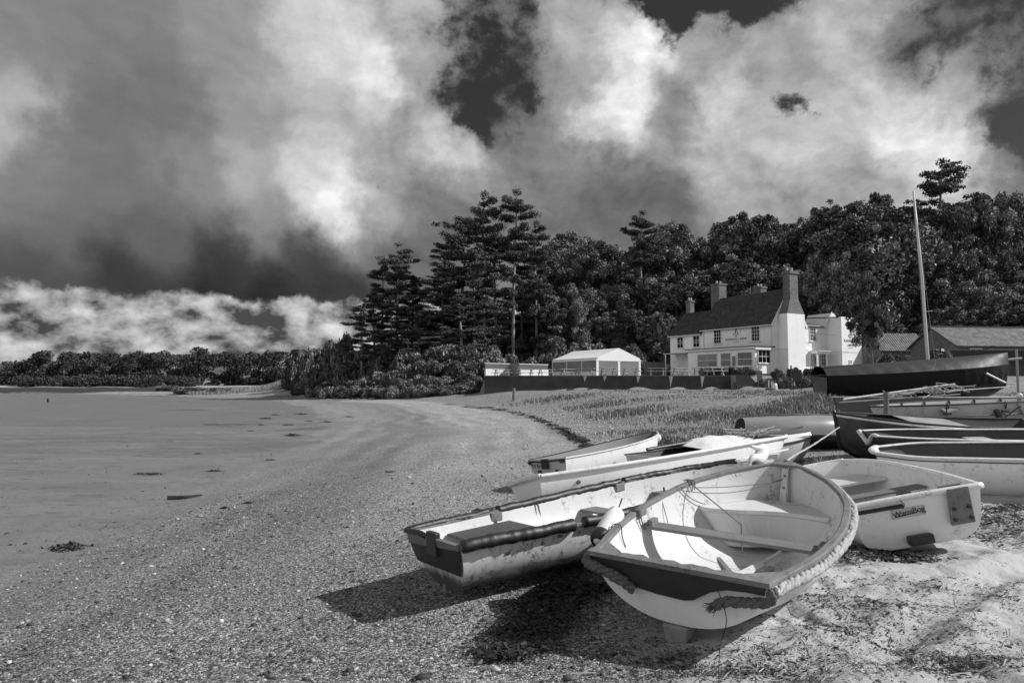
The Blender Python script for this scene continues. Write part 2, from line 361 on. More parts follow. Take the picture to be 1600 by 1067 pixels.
# skeg
MB().prism([(-.035, -.035, .02), (.5, -.02, -.0), (.5, .02, 0), (-.035, .035, .02)], (0, 0, .07)).build('keel_strip', gel, rA)
sk = MB(); sk.add([(-.06, -.085, .11), (-.06, .085, .11), (.3, .03, .03), (.3, -.03, .03), (-.03, -.055, -.07), (-.03, .055, -.07), (.26, .025, -.05), (.26, -.025, -.05)],
   [(0, 1, 2, 3), (4, 7, 6, 5), (0, 4, 5, 1), (1, 5, 6, 2), (2, 6, 7, 3), (3, 7, 4, 0)]); sk.build('skeg', mat('worn_skeg', .28, .7, .4, 12, .4, 40, .004, dark=.8, dscale=12), rA, bevel=.012)
cross_board(A, rA, 'thwart', plank, 1.1, .395, .18, .026, inset=.03)
for sd in (1, -1):
    y = sd*(inner_half(A, 1.2, .36)-.03)
    MB().box((1.1, y-sd*.0, .44), (.13, .05, .05)).build('oarlock_block', wood, rA, bevel=.008)
hw = hp(A, .36, 1, 1)[0]
MB().box((hw[0], hw[1]-.03, hw[2]+.006), (.12, .075, .06)).build('oarlock_pad', wood, rA, bevel=.008)
# bow seat: moulded buoyancy box
t0x, t1x, zseat = 1.83, 2.55, .42; mb = MB(); top = []; bot = []
front = [(1.98, 1), (1.92, .8), (1.96, .45), (2.08, 0), (2.12, -.4), (2.1, -.8), (2.1, -1)]
for x, f in front:
    y = f*inner_half(A, x, zseat, .026); top.append((x, y, zseat))
    yb = f*inner_half(A, x, .12, .026); bot.append((x+.05, yb, .09))
side_s = [(x, -inner_half(A, x, zseat, .026), zseat) for x in np.linspace(2.2, t1x, 6)]; side_p = [(x, inner_half(A, x, zseat, .026), zseat) for x in np.linspace(t1x, 2.1, 7)]
polyt = curve_pts(np.array(top), 30).tolist(); pb = curve_pts(np.array(bot), 30).tolist()
mb.add(polyt+side_s+side_p, [tuple(range(len(polyt)+13))]); lip = [(p[0]-.012, p[1], p[2]-.03) for p in polyt]
mb.grid(np.stack([polyt, lip, [(p[0]+.01, p[1], p[2]-.045) for p in polyt], pb])); mb.build('bow_seat', gel_in, rA, smooth=False)
ap = hp(A, 1, 1, 1, .0)[0]
post = MB().bar((A['L']-.2, 0, .40), (A['L']-.085, 0, .70), .06, .04).build('stem_post', mat('post_white', .6, .5, .25, 8, .2, 40, dark=.6, dscale=14), rA, bevel=.004)
for q in (.45, .8):
    p = (A['L']-.2+.115*q-.025, 0, .40+.3*q); MB().lathe([(.014, -.01), (.014, .0), (.007, .008)], p, 8).build('bolt', steel, post)
MB().prism([(A['L']-.12, .13, .72), (A['L']+.015, .03, .745), (A['L']+.015, -.03, .745), (A['L']-.12, -.13, .72)], (0, 0, .022)).build('breasthook', wood, rA, bevel=.005)
# rope fender along starboard, round the bow to port a little, with the ends tied on the transom
Tq = np.linspace(0.0, .90, 40); P = hp(A, Tq, 1, -1); d = np.gradient(P, axis=0); nr = np.stack([d[:, 1], -d[:, 0], 0*Tq], 1); nr /= np.linalg.norm(nr, axis=1)[:, None]
RP = P+nr*.042-np.array([0, 0, .035])+np.stack([0*Tq, 0*Tq, .003*np.sin(Tq*23)], 1)
end = [on_tr(-hb+.30, zt-.17, .05), on_tr(-hb+.22, zt-.125, .06), on_tr(-hb+.10, zt-.105, .06), on_tr(-hb-.02, zt-.085, .04)]
rope(np.vstack([RP]), .031, 'rope_fender', ropem, rA, 4, 3.4, 420)
rope(np.array(end+[tuple(RP[0]), tuple(RP[1])]), .03, 'rope_tail', roped, rA, 3, 7., 160)
p0 = hp(A, .03, 1, 1)[0]+np.array([0, .05, -.035])
rope(np.array([tuple(p0), on_tr(hb+.03, zt-.05, .05), on_tr(hb-.06, zt-.075, .055), on_tr(hb-.2, zt-.12, .055), on_tr(hb-.31, zt-.18, .05)]), .034, 'rope_tail', roped, rA, 3, 7., 160)
# frayed rope end
mb = MB()
for k in range(60):
    b0 = np.array(on_tr(-hb+.30+R.normal(0, .012), zt-.17+R.normal(0, .012), .05)); mb.tube([b0, b0+np.array([-.02, .03, -.02])+R.normal(0, .016, 3)], .0018, 3)
mb.build('frayed_end', roped, rA)
q = on_tr(-hb+.25, zt-.115, .07)
def sagline(a, b, sag, n=14):
    t = np.linspace(0, 1, n)[:, None]; return np.array(a)*(1-t)+np.array(b)*t-np.array([0, 0, 1])*sag*4*t*(1-t)
mb = MB(); g = Lc(A, (1.13, 3.84, gzf(1.13, 3.84)+.01)); mb.tube(curve_pts([(q[0], q[1]+.02, q[2]+.05), q, (q[0]-.06, q[1]-.05, q[2]-.1), g*.6+np.array(q)*.4, g], 20), .0028, 5); mb.build('loose_line', blackm, rA)
# thin lines inside
port = lambda t, dz=0, dy=0: hp(A, t, 1, 1)[0]+np.array([0, dy, dz])
mb = MB(); mb.tube(sagline((A['L']-.12, 0, .6), port(.62, .02, -.02), .03), .004, 5); mb.tube(sagline((A['L']-.12, 0, .62), port(.60, .02, 0), .09), .004, 5)
mb.tube(sagline(port(.68, .03), (1.72, .12, .36), .0), .006, 5); mb.tube(sagline((1.72, .12, .36), (1.68, .1, .13), .0), .006, 5); mb.tube(sagline(port(.52, .03), port(.5, -.2, -.1), .0), .004, 5)
mb.build('cord', ropeth, rA)
for dx in (0, .012): MB().tube(curve_pts([port(.675+dx, .035, .035), port(.675+dx, .03, -.05), port(.675+dx, -.05, -.05)], 10), .005, 5).build('lashing', roped, rA)
for t in (.34, .2, .355): MB().tube(curve_pts([port(t, -.03, .04), port(t, .03, .03), port(t, .03, -.04), port(t, -.05, -.05), port(t+.01, -.14, -.07)], 14), .005, 5).build('lashing', roped, rA)

def lying(sp, name, m, a, b, w, h, label, cat, taper=False):
    o = MB().bar(a, b, w, h).build(name, m, None, bevel=.004); o.matrix_world = rA.matrix_world.copy(); return tag(o, label, cat)
# things lying in A
o = MB()
o.tube([(1.6, -.06, .07), (2.0, -.13, .1)], [.018, .016], 8); o.prism([(1.18, .05, .06), (1.2, -.05, .06), (1.62, -.11, .065), (1.63, -.03, .065)], (0, 0, .022)); 
o = o.build('paddle', rimw, None, bevel=.004); o.matrix_world = rA.matrix_world.copy(); tag(o, 'short white wooden paddle lying in the bottom of the rope-fendered dinghy', 'paddle')
o = MB().bar((1.7, .32, .05), (1.34, .08, .045), .04, .012).build('wood_slat', wood, None); o.matrix_world = rA.matrix_world.copy(); tag(o, 'thin brown slat lying loose beside the paddle in the dinghy', 'slat')
# white sausage fender hung over A's port side
fp = W(A, hp(A, .20, 1, 1)[0]+np.array([.02, .1, -.03])); rf = thing('fender', 'long white fender with black end hanging between the two nearest boats', 'fender', fp)
rf.matrix_world = Matrix.Translation(Vector(fp))@(Matrix(A['M'].tolist()).to_4x4()@Matrix.Rotation(math.radians(62), 4, 'Y'))
MB().lathe([(.02, -.18), (.06, -.16), (.072, -.1), (.075, .1), (.068, .18), (.05, .2)], (0, 0, .03), 20).build('fender_body', fend, rf, smooth=True)
MB().lathe([(.066, -.14), (.077, -.12), (.078, -.05), (.074, -.045)], (0, 0, 0), 20).build('end_cap', black, rf, smooth=True)
mb = MB().tube([(0, 0, .22), (-.05, -.02, .27), (-.12, -.06, .25)], .006, 6).build('lanyard', roped, rf)

# ---------------- B: long dirty white boat with black foam gunwales
B = spec(4.1032, .5873, [.7568, .9232, 1, .8574, .5433, .06], .4661, .6362, -.5361, 5.7103, -.0626, .6047, .0422, -.0342, .002, 1.6, kv=(.05, 0, 0, .06, .22), n=(2.6, 2.6, 2.0), rb=.12, rt=.1, flare=.15)
rB = boat_root('rowing_boat', B, 'grimy white rowing boat with black padded gunwales and dark upper transom')
hull(B, rB, gel_dirty, gel_in, gel_dirty, th=.02, nt=80, nu=16)
gunwale(B, rB, wood, .05, .03, .5, -.005)
def foam(t0, t1, sd, r=.035, nm='gunwale_padding'):
    T = np.linspace(t0, t1, 60); P = hp(B, T, 1, sd); d = np.gradient(P, axis=0); nr = np.stack([-d[:, 1], d[:, 0], 0*T], 1)*sd; nr /= np.linalg.norm(nr, axis=1)[:, None]
    P = P+nr*.012+np.array([0, 0, .004]); rr = r*(1+.3*(fbm(T*120, T*0+sd*3, 3)-.5)); P = P+np.stack([0*T, .012*(fbm(T*30, T*0+5, 2)-.5), .02*(fbm(T*30, T*0, 2)-.5)], 1); MB().tube(P, rr, 14).build(nm, black, rB, smooth=True)
foam(.0, .20, 1, .034); foam(.225, .62, 1, .043); foam(.63, .97, 1, .04)
foam(.002, .235, -1, .05); foam(.262, .55, -1, .045); foam(.56, .95, -1, .04)
hbB = B['B']*.7568; zB = B['z0']
def trB(y, z, out=.012): return (-B['rt']*((z-.05)/(zB-.05))-out, y, z)
# dark upper half of transom, follows the section
us = np.linspace(.66, 1, 8); Pp = hp(B, np.zeros(8), us, 1); Ps = hp(B, np.zeros(8), us, -1)
poly = [(p[0]-.014, p[1], p[2]) for p in Ps]+[(p[0]-.014, p[1], p[2]) for p in Pp[::-1]]
mb = MB(); mb.prism(poly, (-.012, 0, 0)); mb.build('transom_board', varn, rB)
MB().box((trB(-.03, zB-.09)[0]-.02, -.02, zB-.04), (.05, .16, .19)).build('outboard_pad', varn, rB, bevel=.008)
MB().tube([(trB(hbB, zB)[0], hbB+.03, zB), (trB(.2, zB)[0], .2, zB+.012), (trB(0, zB)[0], .08, zB+.0)], .024, 10).build('stern_padding', black, rB, smooth=True)
MB().prism([trB(hbB, zB-.1, .03), trB(hbB*.97, zB+.01, .03), trB(-hbB, zB+.01, .03), trB(-hbB, zB-.03, .03)], (.045, 0, 0)).build('transom_cap', wood, rB)
cross_board(B, rB, 'stern_seat', mat('dark_seat_wood', .075, .7, .4, 6, .3, 40, .003, stretch=(3.5, .35, 3.5), fine=.35, spec=.3), .62, .36, .72, .022, inset=.026)
cross_board(B, rB, 'thwart', plank, 2.0, .33, .22, .022, inset=.026); cross_board(B, rB, 'thwart', plank, 3.0, .38, .2, .022, inset=.026)
for t in (.215, .61):
    for sd in (1, -1):
        p = hp(B, t, 1, sd)[0]; MB().box((p[0], p[1]-sd*.03, p[2]-.045), (.13, .03, .085)).build('oarlock_block', wood, rB, bevel=.01)
a = hp(B, .212, 1, 1)[0]
for k in range(3): MB().tube(curve_pts([a+np.array([.01*k, 0, .04]), a+np.array([.01*k-.02, -.04, -.05]), a+np.array([.03*k-.03, -.05, -.2])], 10), .004, 5).build('lashing', ropeth, rB)
for dx in (0, .035): MB().tube(curve_pts([hp(B, .33, 1, 1)[0]+np.array([dx, -.02, .0]), hp(B, .33, 1, 1)[0]+np.array([dx*1.5, -.05, -.19])], 6), .009, 6).build('lashing', ropeth, rB)
mb = MB(); mb.tube([hp(B, .5, 1, -1)[0]+np.array([0, .03, -.02]), hp(B, .5, 1, -1)[0]+np.array([.05, .1, .12])], .009, 6); mb.build('oarlock_pin', black, rB)
MB().prism([(-.02, -.02, .02), (3.5, -.02, -.03), (3.5, .02, -.03), (-.02, .02, .02)], (0, 0, .06)).build('keel_strip', wood, rB)

# ---------------- C: long white boat with broad rolled rim
C = spec(4.5948, .6091, [.7264, .96, 1, .9001, .7005, .45], .4428, .5974, .2984, 9.2305, -.0714, .4643, .0471, -.2505)
rC = boat_root('rowing_boat', C, 'long smooth white tender with rounded rim and ringbolt on its flat bow, heeled over')
hull(C, rC, gel, gel_in, gel, nt=60, nu=14, pram=True)
gunwale(C, rC, rimw, .09, .055, .5, .0, round_=True, name='rolled_rim', t0=.004)
gunwale(C, rC, rimw, .03, .03, .7, -.2, name='rubbing_strake', t0=.35, sides=(-1,))
p = hp(C, 0, 1, 1)[0]; q = hp(C, 0, 1, -1)[0]; MB().tube(curve_pts([p+[0, .03, 0], (p+q)/2+[-.03, 0, .01], q+[0, -.03, 0]], 16), .035, 10).build('stern_rim', rimw, rC, smooth=True)
p = hp(C, 1, 1, 1)[0]; q = hp(C, 1, 1, -1)[0]; MB().tube(curve_pts([p+[0, .04, 0], (p+q)/2+[.05, 0, .01], q+[0, -.04, 0]], 16), .04, 10).build('bow_rim', rimw, rC, smooth=True)
dn = hp(C, .11, .82, -1)[0]; o = MB().tube([dn+[0, .01, 0], dn+[0, -.015, 0]], .028, 12).build('drain_fitting', black, rC)
e = hp(C, 1, .75, 0)[0]; mb = MB(); mb.box((C['L']-.03, -.05, .46), (.02, .05, .13)); mb.tube(curve_pts([(C['L']-.02, -.07, .43), (C['L']+.05, -.07, .44), (C['L']+.05, -.07, .5), (C['L']-.02, -.07, .5)], 12), .007, 6); mb.build('ringbolt', steel, rC)
cross_board(C, rC, 'thwart', plank, 1.6, .32, .22); cross_board(C, rC, 'thwart', plank, 3.0, .34, .22)

# ---------------- D: white tender with transom lettering
D = spec(3.1172, .5342, [.7454, .9586, 1, .8365, .4996, .05], .4952, .639, .6656, 11.0781, -.0378, .795, .0416, -.1224, .0011, 2, kv=(.05, 0, 0, .06, .2), n=(2.6, 2.6, 2.0), rb=.1, rt=.08)
rD = boat_root('tender', D, 'small clean white tender with name lettered on its transom and dark rim')
hull(D, rD, gel_clean, greyin, gel_grey, nt=50, nu=12)  # grey transom paint stands for shade on the white stern
gunwale(D, rD, rimw, .04, .025, .5, .0); gunwale(D, rD, varn, .02, .02, -.3, .006, name='inner_rim')
def trD(y, z, out=.01): return (-D['rt']*((z-.05)/(D['z0']-.05))-out, y, z)
MB().box((-.10, .03, .42), (.03, .13, .16)).build('outboard_pad', black, rD)
for y in (.2, -.17):
    MB().box((-.055, y, .27), (.03, .05, .1)).build('rudder_fitting', black, rD)
MB().box((-.09, .37, .45), (.03, .05, .06)).build('corner_fitting', black, rD); MB().box((-.09, -.33, .45), (.03, .08, .05)).build('corner_fitting', black, rD)
MB().tube([(-.09, .38, .47), (-.12, .1, .455), (-.09, -.38, .475)], .012, 6).build('transom_line', blackm, rD)
tm = text_mesh('TT Erico', .085); o = link('lettering', tm, blackm, rD); o.matrix_local = Matrix(((0, 0, -1, trD(0, .385, .014)[0]), (-1, 0, 0, .2), (0, 1, 0, .385), (0, 0, 0, 1)))
ap = hp(D, 1, .9, 1)[0]; bb = MB().lathe([(.02, -.07), (.06, -.05), (.07, 0), (.06, .05), (.02, .07)], (D['L']+.07, 0, .52), 14).build('bow_fender', fend, rD, smooth=True)
cross_board(D, rD, 'thwart', plank, 1.5, .34, .2)

# ---------------- E: sailing dinghy with white foredeck, half covered
E_ = spec(4.2, .56, [.78, .96, 1, .8, .45, .05], .47, .55, 2.2, 11.15, .02, .54, .02, -.03)
rE = boat_root('sailing_dinghy', E_, 'grey sailing dinghy with dark rim, white foredeck and crumpled canvas cover')
hull(E_, rE, gel_grey, darkin, gel_grey, nt=50, nu=12); gunwale(E_, rE, varn, .05, .03, .5, .0)
T = np.linspace(.62, 1, 14); up = hp(E_, T, 1, 1); dn = hp(E_, T, 1, -1); MB().grid(np.stack([up+[0, 0, .012], (up+dn)/2+[0, 0, .07], dn+[0, 0, .012]], 1)).build('foredeck', gel_clean, rE)
G = []
for i, t in enumerate(np.linspace(.22, .62, 26)):
    a = hp(E_, t, 1, 1)[0]; b = hp(E_, t, 1, -1)[0]; row = []
    for s in np.linspace(0, 1, 16):
        p = a*(1-s)+b*s; p[2] += .02+(.17*math.sin(PI*s)**.7)*(.6+.8*float(fbm(t*14, s*3, 3)))*math.sin(PI*min(1, (t-.2)/.42))**.5; row.append(p)
    G.append(row)
MB().grid(np.array(G)).build('canvas_cover', canvas, rE, smooth=True)
mb = MB(); mb.tube([(.1, .1, .56), (3.2, .16, .74)], .03, 8); mb.build('boom', black, rE)
mb = MB(); mb.tube([(2.3, -.3, .66), (4.1, .1, .72)], .02, 8); mb.build('spar', varn, rE)
mb = MB()
for k in range(16): mb.tube(curve_pts(np.array([(2.4, 0, .72)])+R.normal(0, 1, (5, 3))*np.array([.18, .2, .05]), 12), .007, 5)
mb.build('tangled_rope', ropem, rE)
# fender ball & horn-shaped fender hung at B/C bows
tag(MB().lathe([(.02, -.1), (.07, -.08), (.1, -.02), (.1, .04), (.07, .09), (.03, .11)], tuple(at(1152, 733, 8.35)), 18).build('buoy', fend, None, smooth=True), 'round white buoy resting on the bow of the black-padded boat', 'buoy')
a = at(1192, 702, 8.4); b = at(1176, 716, 8.2); c = at(1168, 728, 8.15); tag(MB().tube(curve_pts([at(1172, 697, 8.3), a*.5+at(1180, 700, 8.3)*.5, a, at(1186, 717, 8.3), b, c], 18), [.015, .02, .03, .04, .05, .06, .07, .075, .08, .08, .075, .07, .06, .05, .04, .03, .02, .015], 12).build('pear_buoy', fend, None, smooth=True), 'white pear-shaped buoy hanging over the side of the ringbolt boat', 'buoy')
# painter from A's bow up to the dark bow
rope(np.array([tuple(W(A, (A['L']-.02, 0, .77))), tuple(at(1242, 711, 8)), tuple(at(1275, 692, 10)), tuple(at(1312, 667, 12.6))]), .012, 'mooring_line', ropem, None, 3, 14., 90, 'pale mooring line stretched from the dinghy bow to the dark boat', 'rope')

# ---------------- H: tubby white dinghy with wooden pad
H = spec(2.4597, .5556, [1.0431, 1.0585, 1, .9078, .7391, .5], .5062, .5393, 3.7886, 6.3763, .1243, 1.4564, -.0125, -.195, -.0192, 1.6, kv=(.05, 0, 0, .06, .2), n=(6., 4., 2.6), rb=.12, rt=.06, flare=.1)
rH = boat_root('dinghy', H, 'blunt white dinghy with weathered wooden outboard pad and lettered sticker on transom')
hull(H, rH, gel, gel_in, gel, nt=50, nu=14, pram=True)
gunwale(H, rH, rimw, .06, .04, .5, .0, round_=True, name='rolled_rim')
p = hp(H, 0, 1, 1)[0]; q = hp(H, 0, 1, -1)[0]; MB().tube(curve_pts([p+[0, .02, 0], (p+q)/2+[-.015, 0, .012], q+[0, -.02, 0]], 16), .028, 10).build('stern_rim', rimw, rH, smooth=True)
p = hp(H, 1, 1, 1)[0]; q = hp(H, 1, 1, -1)[0]; MB().tube(curve_pts([p, (p+q)/2+[.03, 0, .0], q], 16), .028, 10).build('bow_rim', rimw, rH, smooth=True)
def trH(y, z, out=.01): return (-H['rt']*((z-.05)/(H['z0']-.05))-out, y, z)
mb = MB().prism([trH(-.27, .53, .035), trH(-.45, .53, .035), trH(-.46, .2, .035), trH(-.25, .2, .035)], (-.03, 0, 0)); pad = mb.build('outboard_pad', wood, rH, bevel=.008)
mb = MB().box((.035, -.36, .47), (.03, .2, .14)).build('inner_pad', wood, rH, bevel=.006)
for y, z in ((-.29, .35), (-.42, .35), (-.285, .25), (-.425, .25)): MB().tube([trH(y, z, .06), trH(y, z, .08)], .017, 8).build('bolt', varn, pad)
st = MB().prism([trH(.23, .42, .004), trH(-.07, .42, .004), trH(-.07, .33, .004), trH(.23, .33, .004)], (-.003, 0, 0)).build('sticker', mat('sticker_grey', .5, .6, .1), rH)
tm = text_mesh('WamiBog', .075, .001, .95); o = link('lettering', tm, blackm, st); xx = trH(0, .375, .012)[0]; o.matrix_local = Matrix(((0.0, 0, -1, xx), (-1, .08, 0, .075), (.08, 1, 0, .378), (0, 0, 0, 1)))
mb = MB().prism([trH(.2, .355, .009), trH(-.0, .365, .009), trH(-.0, .36, .009), trH(.2, .345, .009)], (-.002, 0, 0)); mb.build('underline', blackm, st)
mb = MB(); mb.box((trH(0, .12)[0]-.035, .03, .12), (.09, .22, .09)); mb.build('skid_block', varn, rH, bevel=.02)
MB().tube([trH(-.31, .12, 0), trH(-.31, .12, .03)], .02, 12).build('drain_plug', rimw, rH)
Tq = np.linspace(0, .0, 2); yy = np.linspace(.58, .12, 14); mb = MB(); mb.tube([trH(y, .445-.05*0, .018) for y in yy], .018, 8); mb.build('rubbing_strip', black, rH, smooth=True)
mb = MB(); mb.tube(curve_pts([trH(.13, .53, .02), trH(.14, .5, .04), trH(.11, .46, .03), trH(.13, .42, .03)], 10), .004, 5); mb.box((.02, .05, .53), (.05, .12, .02)); mb.build('cleat', blackm, rH)
cross_board(H, rH, 'thwart', plank, .98, .36, .2)
cross_board(H, rH, 'bow_seat', gel_in, 2.0, .35, .55, .03)

# ---------------- I: big grey boat
I_ = spec(4.5759, .8097, [.8, .9624, 1, .9267, .7959, .35], .6249, .6491, 9.3704, 7.9036, .2537, 2.6196, -.0466, -.0682, -.0032, 1.6, kv=(.05, 0, 0, .06, .25), n=(2.6, 2.6, 2.4), rb=.12, rt=.06, flare=.12)
rI = boat_root('open_boat', I_, 'large pale grey open boat with broad white rim and dark interior')
hull(I_, rI, mat('pale_hull', .8, .35, .08, 2, .05, 12, .003, dark=.4, dscale=3, dirt_h=.05, dirt=.6), darkin, None, nt=60, nu=14, pram=True)
gunwale(I_, rI, rimw, .10, .028, .35, .0, round_=True, name='rolled_rim')
gunwale(I_, rI, blackm, .008, .012, .9, -.045, name='rim_seam')
p = hp(I_, 1, 1, 1)[0]; q = hp(I_, 1, 1, -1)[0]; MB().tube(curve_pts([p+[0, .0, 0], (p+q)/2+[.04, 0, .0], q+[0, 0, 0]], 16), .055, 10, sy=.5).build('bow_rim', rimw, rI, smooth=True)
cross_board(I_, rI, 'thwart', plank, 2.2, .4, .3); cross_board(I_, rI, 'thwart', plank, .9, .4, .3)

# ---------------- J1 dark bow boat, J2 white rimmed boat with notched bow
J1 = spec(4.4849, .8048, [.75, .96, 1, .8449, .5109, .06], .592, .9315, 10.451, 13.5091, .2939, 3.2914, -.0262, -.0789, kv=(.05, 0, 0, .08, .3))
rJ = boat_root('clinker_boat', J1, 'blotched dark wooden boat with high pointed bow and pale painted top strake')
hull(J1, rJ, darkh2, darkin, None, nt=50, nu=12); gunwale(J1, rJ, varn, .05, .035, .4, .012)
gunwale(J1, rJ, rimw, .03, .04, .8, -.03, name='pale_strake')
T = np.linspace(.5, .74, 12); up = hp(J1, T, 1, 1); dn = hp(J1, T, 1, -1); MB().grid(np.stack([up+[0, 0, -.0], (up+dn)/2+[0, 0, .07], dn+[0, 0, .0]], 1)).build('foredeck', mat('peeling_deck', .26, .7, .8, 4, .3, 20, .01), rJ)
Pq = hp(J1, np.ones(9), np.linspace(0, 1, 9), 0); MB().tube(np.vstack([hp(J1, .9, 0, 0), hp(J1, .96, 0, 0), Pq, Pq[-1:]+[.02, 0, .06]])+[.01, 0, 0], .035, 8).build('stem_post', varn, rJ, smooth=True)
J2 = spec(4.5955, .7536, [.7995, .96, 1, .9173, .7585, .5], .5664, .6406, 10.6196, 10.9369, .2851, 2.9707, -.0234, -.0547, kv=(.05, 0, 0, .06, .2))
rJ2 = boat_root('punt', J2, 'dark hulled punt with white rim dipping to a notch at its end')
hull(J2, rJ2, darkh, darkin, None, nt=50, nu=12, pram=True); gunwale(J2, rJ2, rimw, .10, .026, .45, .0, round_=True, name='rolled_rim')
p = hp(J2, 1, 1, 1)[0]; q = hp(J2, 1, 1, -1)[0]
MB().tube(curve_pts([p, p*.75+q*.25+[.0, 0, -.01], (p+q)/2+[.02, 0, -.17], p*.35+q*.65+[.0, 0, -.16], q+[0.05, 0, .0]], 20), .045, 10, sy=.55).build('bow_rim', rimw, rJ2, smooth=True)
cross_board(J2, rJ2, 'thwart', gel_grey, 2.7, .45, .35); cross_board(J2, rJ2, 'thwart', gel_grey, 1.2, .45, .3)

# ---------------- F: dark low hull and G: upturned silver hull
F_ = spec(3.6, .62, [.75, .96, 1, .82, .5, .05], .46, .6, 6.15, 14.7, gzf(6.5, 15), 2.93+.0, 0, .05)
F_['x'], F_['y'] = 8.7, 15.35; F_['yaw'] = 3.3; F_['L'] = 2.7; F_['z'] = gzf(7, 15.3)-.02; F_['z0'] = .26; F_['z1'] = .3; F_['kv'] = (.03, 0, 0, .03, .1)
rF = boat_root('dark_dinghy', F_, 'low black hulled dinghy beside the upturned silver canoe'); hull(F_, rF, darkh, darkin, None, nt=40, nu=10); gunwale(F_, rF, varn, .05, .03, .5)
G_ = spec(3.1, .50, [.62, .92, 1, .9, .62, .2], .46, .46, 5.75, 17.2, 0, .12, 0, 0, kv=(.06, 0, 0, .03, .16), n=(2.6, 2.6, 2.4), flare=.05, rb=.2)
G_['z'] = gzf(7.2, 17.2)+.56; G_['roll'] = PI+.02; G_['pitch'] = .0
rG = boat_root('upturned_canoe', G_, 'silver grey canoe lying upside down on the grass with dark open end')
hull(G_, rG, silver, darkin, blackm, nt=50, nu=12, pram=True); gunwale(G_, rG, rimw, .03, .03, .5)
mb = MB(); mb.tube([(.3, .02, -.005), (1.4, .02, -.03), (2.6, .02, -.0)], .018, 6); mb.tube([(.9, .09, -.0), (1.5, .09, -.02), (2.1, .09, -.0)], .012, 6); mb.build('keel_strip', varn, rG)
for q in (.5, 2.5): tag(MB().bar((G_['x']+q-.05, 16.65, gzf(7.2, 17.2)+.06), (G_['x']+q+.05, 17.75, gzf(7.2, 17.2)+.06), .12, .12).build('timber_block', wood, None, bevel=.01), 'dark timber propping the %s of the upturned silver canoe' % ('open stern' if q < 1 else 'rounded bow'), 'timber')

# ---------------- K: tarpaulin covered keel boat with mast
K = spec(7.2056, 1.0987, [.7869, .96, 1, .8394, .4996, .06], 1.1425, 1.3511, 12.5089, 27.6728, .8107, -.0779, .0322, .0399, kv=(.1, 0, 0, .15, .5))
rK = boat_root('covered_yacht', K, 'black sailing yacht under a dark tarpaulin with tall pale mast')
hull(K, rK, darkh, darkin, None, nt=60, nu=12)
G = []
for t in np.linspace(0, 1, 50):
    row = []
    for s in np.linspace(-1, 1, 21):
        e = hp(K, t, 1, 1 if s >= 0 else -1)[0]; ed = abs(s)
        z = e[2]+.05+(.36+.1*t)*(1-ed**2.2)+.012*math.sin(t*70+s*3)*ed; row.append((e[0], e[1]*(ed**.8)*1.04, z))
    G.append(row)
G = np.array(G); mb = MB(); mb.grid(G); mb.build('tarpaulin', tarp2, rK, smooth=True)
mb = MB()
for sd in (1, -1):
    rows = []
    for t in np.linspace(0, 1, 90):
        dr = .75-.22*t+.05*math.sin(t*26)+.03*math.sin(t*61); u1 = 1-dr*.55
        fold = .02*math.sin(t*110)+.05*max(0, math.sin(t*75))*max(0, t-.6)*2
        a = hp(K, t, 1, sd)[0]; b = hp(K, t, max(.35, u1), sd)[0]; row = []
        for q in np.linspace(0, 1, 10): 
            u_ = 1-q*(1-max(.35, u1)); p = hp(K, t, u_, sd)[0]; p[1] += sd*(.05+fold*q+.02); p[2] += .06*(1-q); row.append(p)
        rows.append(row)
    mb.grid(np.array(rows))
mb.build('tarpaulin_skirt', tarp, rK, smooth=True)
mt = at(1427, 299, 26.6); mbs = at(1450, 566, 27.3); mb = MB(); mb.tube(Lc(K, np.array([mbs-[0, 0, .6], mbs, (mt+mbs)/2+[.05, 0, 0], mt])), [.062, .06, .055, .035], 12)
ms = mb.build('mast', mat('alloy_mast', .6, .35, .08, 3, .05, 20, .002), rK, smooth=True)
sp1 = at(1444, 487, 26.9); mb = MB(); mb.tube(Lc(K, [sp1, at(1457, 486, 26.9)]), .015, 6); mb.build('spreader', steel, rK)
mb = MB()
for (x, y, Yv) in ((1462, 572, 26.3), (1447, 572, 28.2)): mb.tube(Lc(K, [mt, at(x, y, Yv)]), .006, 4)
mb.build('stay', steel, rK)
MB().tube(Lc(K, [at(1550, 564, 27.2), at(1596, 560, 27.2)]), .05, 10).build('bowsprit', wood_l, rK)
mb = MB(); mb.tube(Lc(K, [at(1541, 583, 26.2), at(1571, 598, 26.3)]), .035, 6); mb.build('tie_strap', rimw, rK)
# trestle blocks under K
for q in (.15, .45, .75):
    p = W(K, (K['L']*q, 0, -.02)); gg = gzf(p[0], p[1]); tag(MB().box((p[0], p[1], (p[2]+gg)/2), (.35, 1.3, max(.1, p[2]-gg+.05))).build('keel_block', varn, None, bevel=.02), 'heavy dark timber block under the %s of the covered yacht' % {.15: 'stern', .45: 'middle', .75: 'bow'}[q], 'timber')
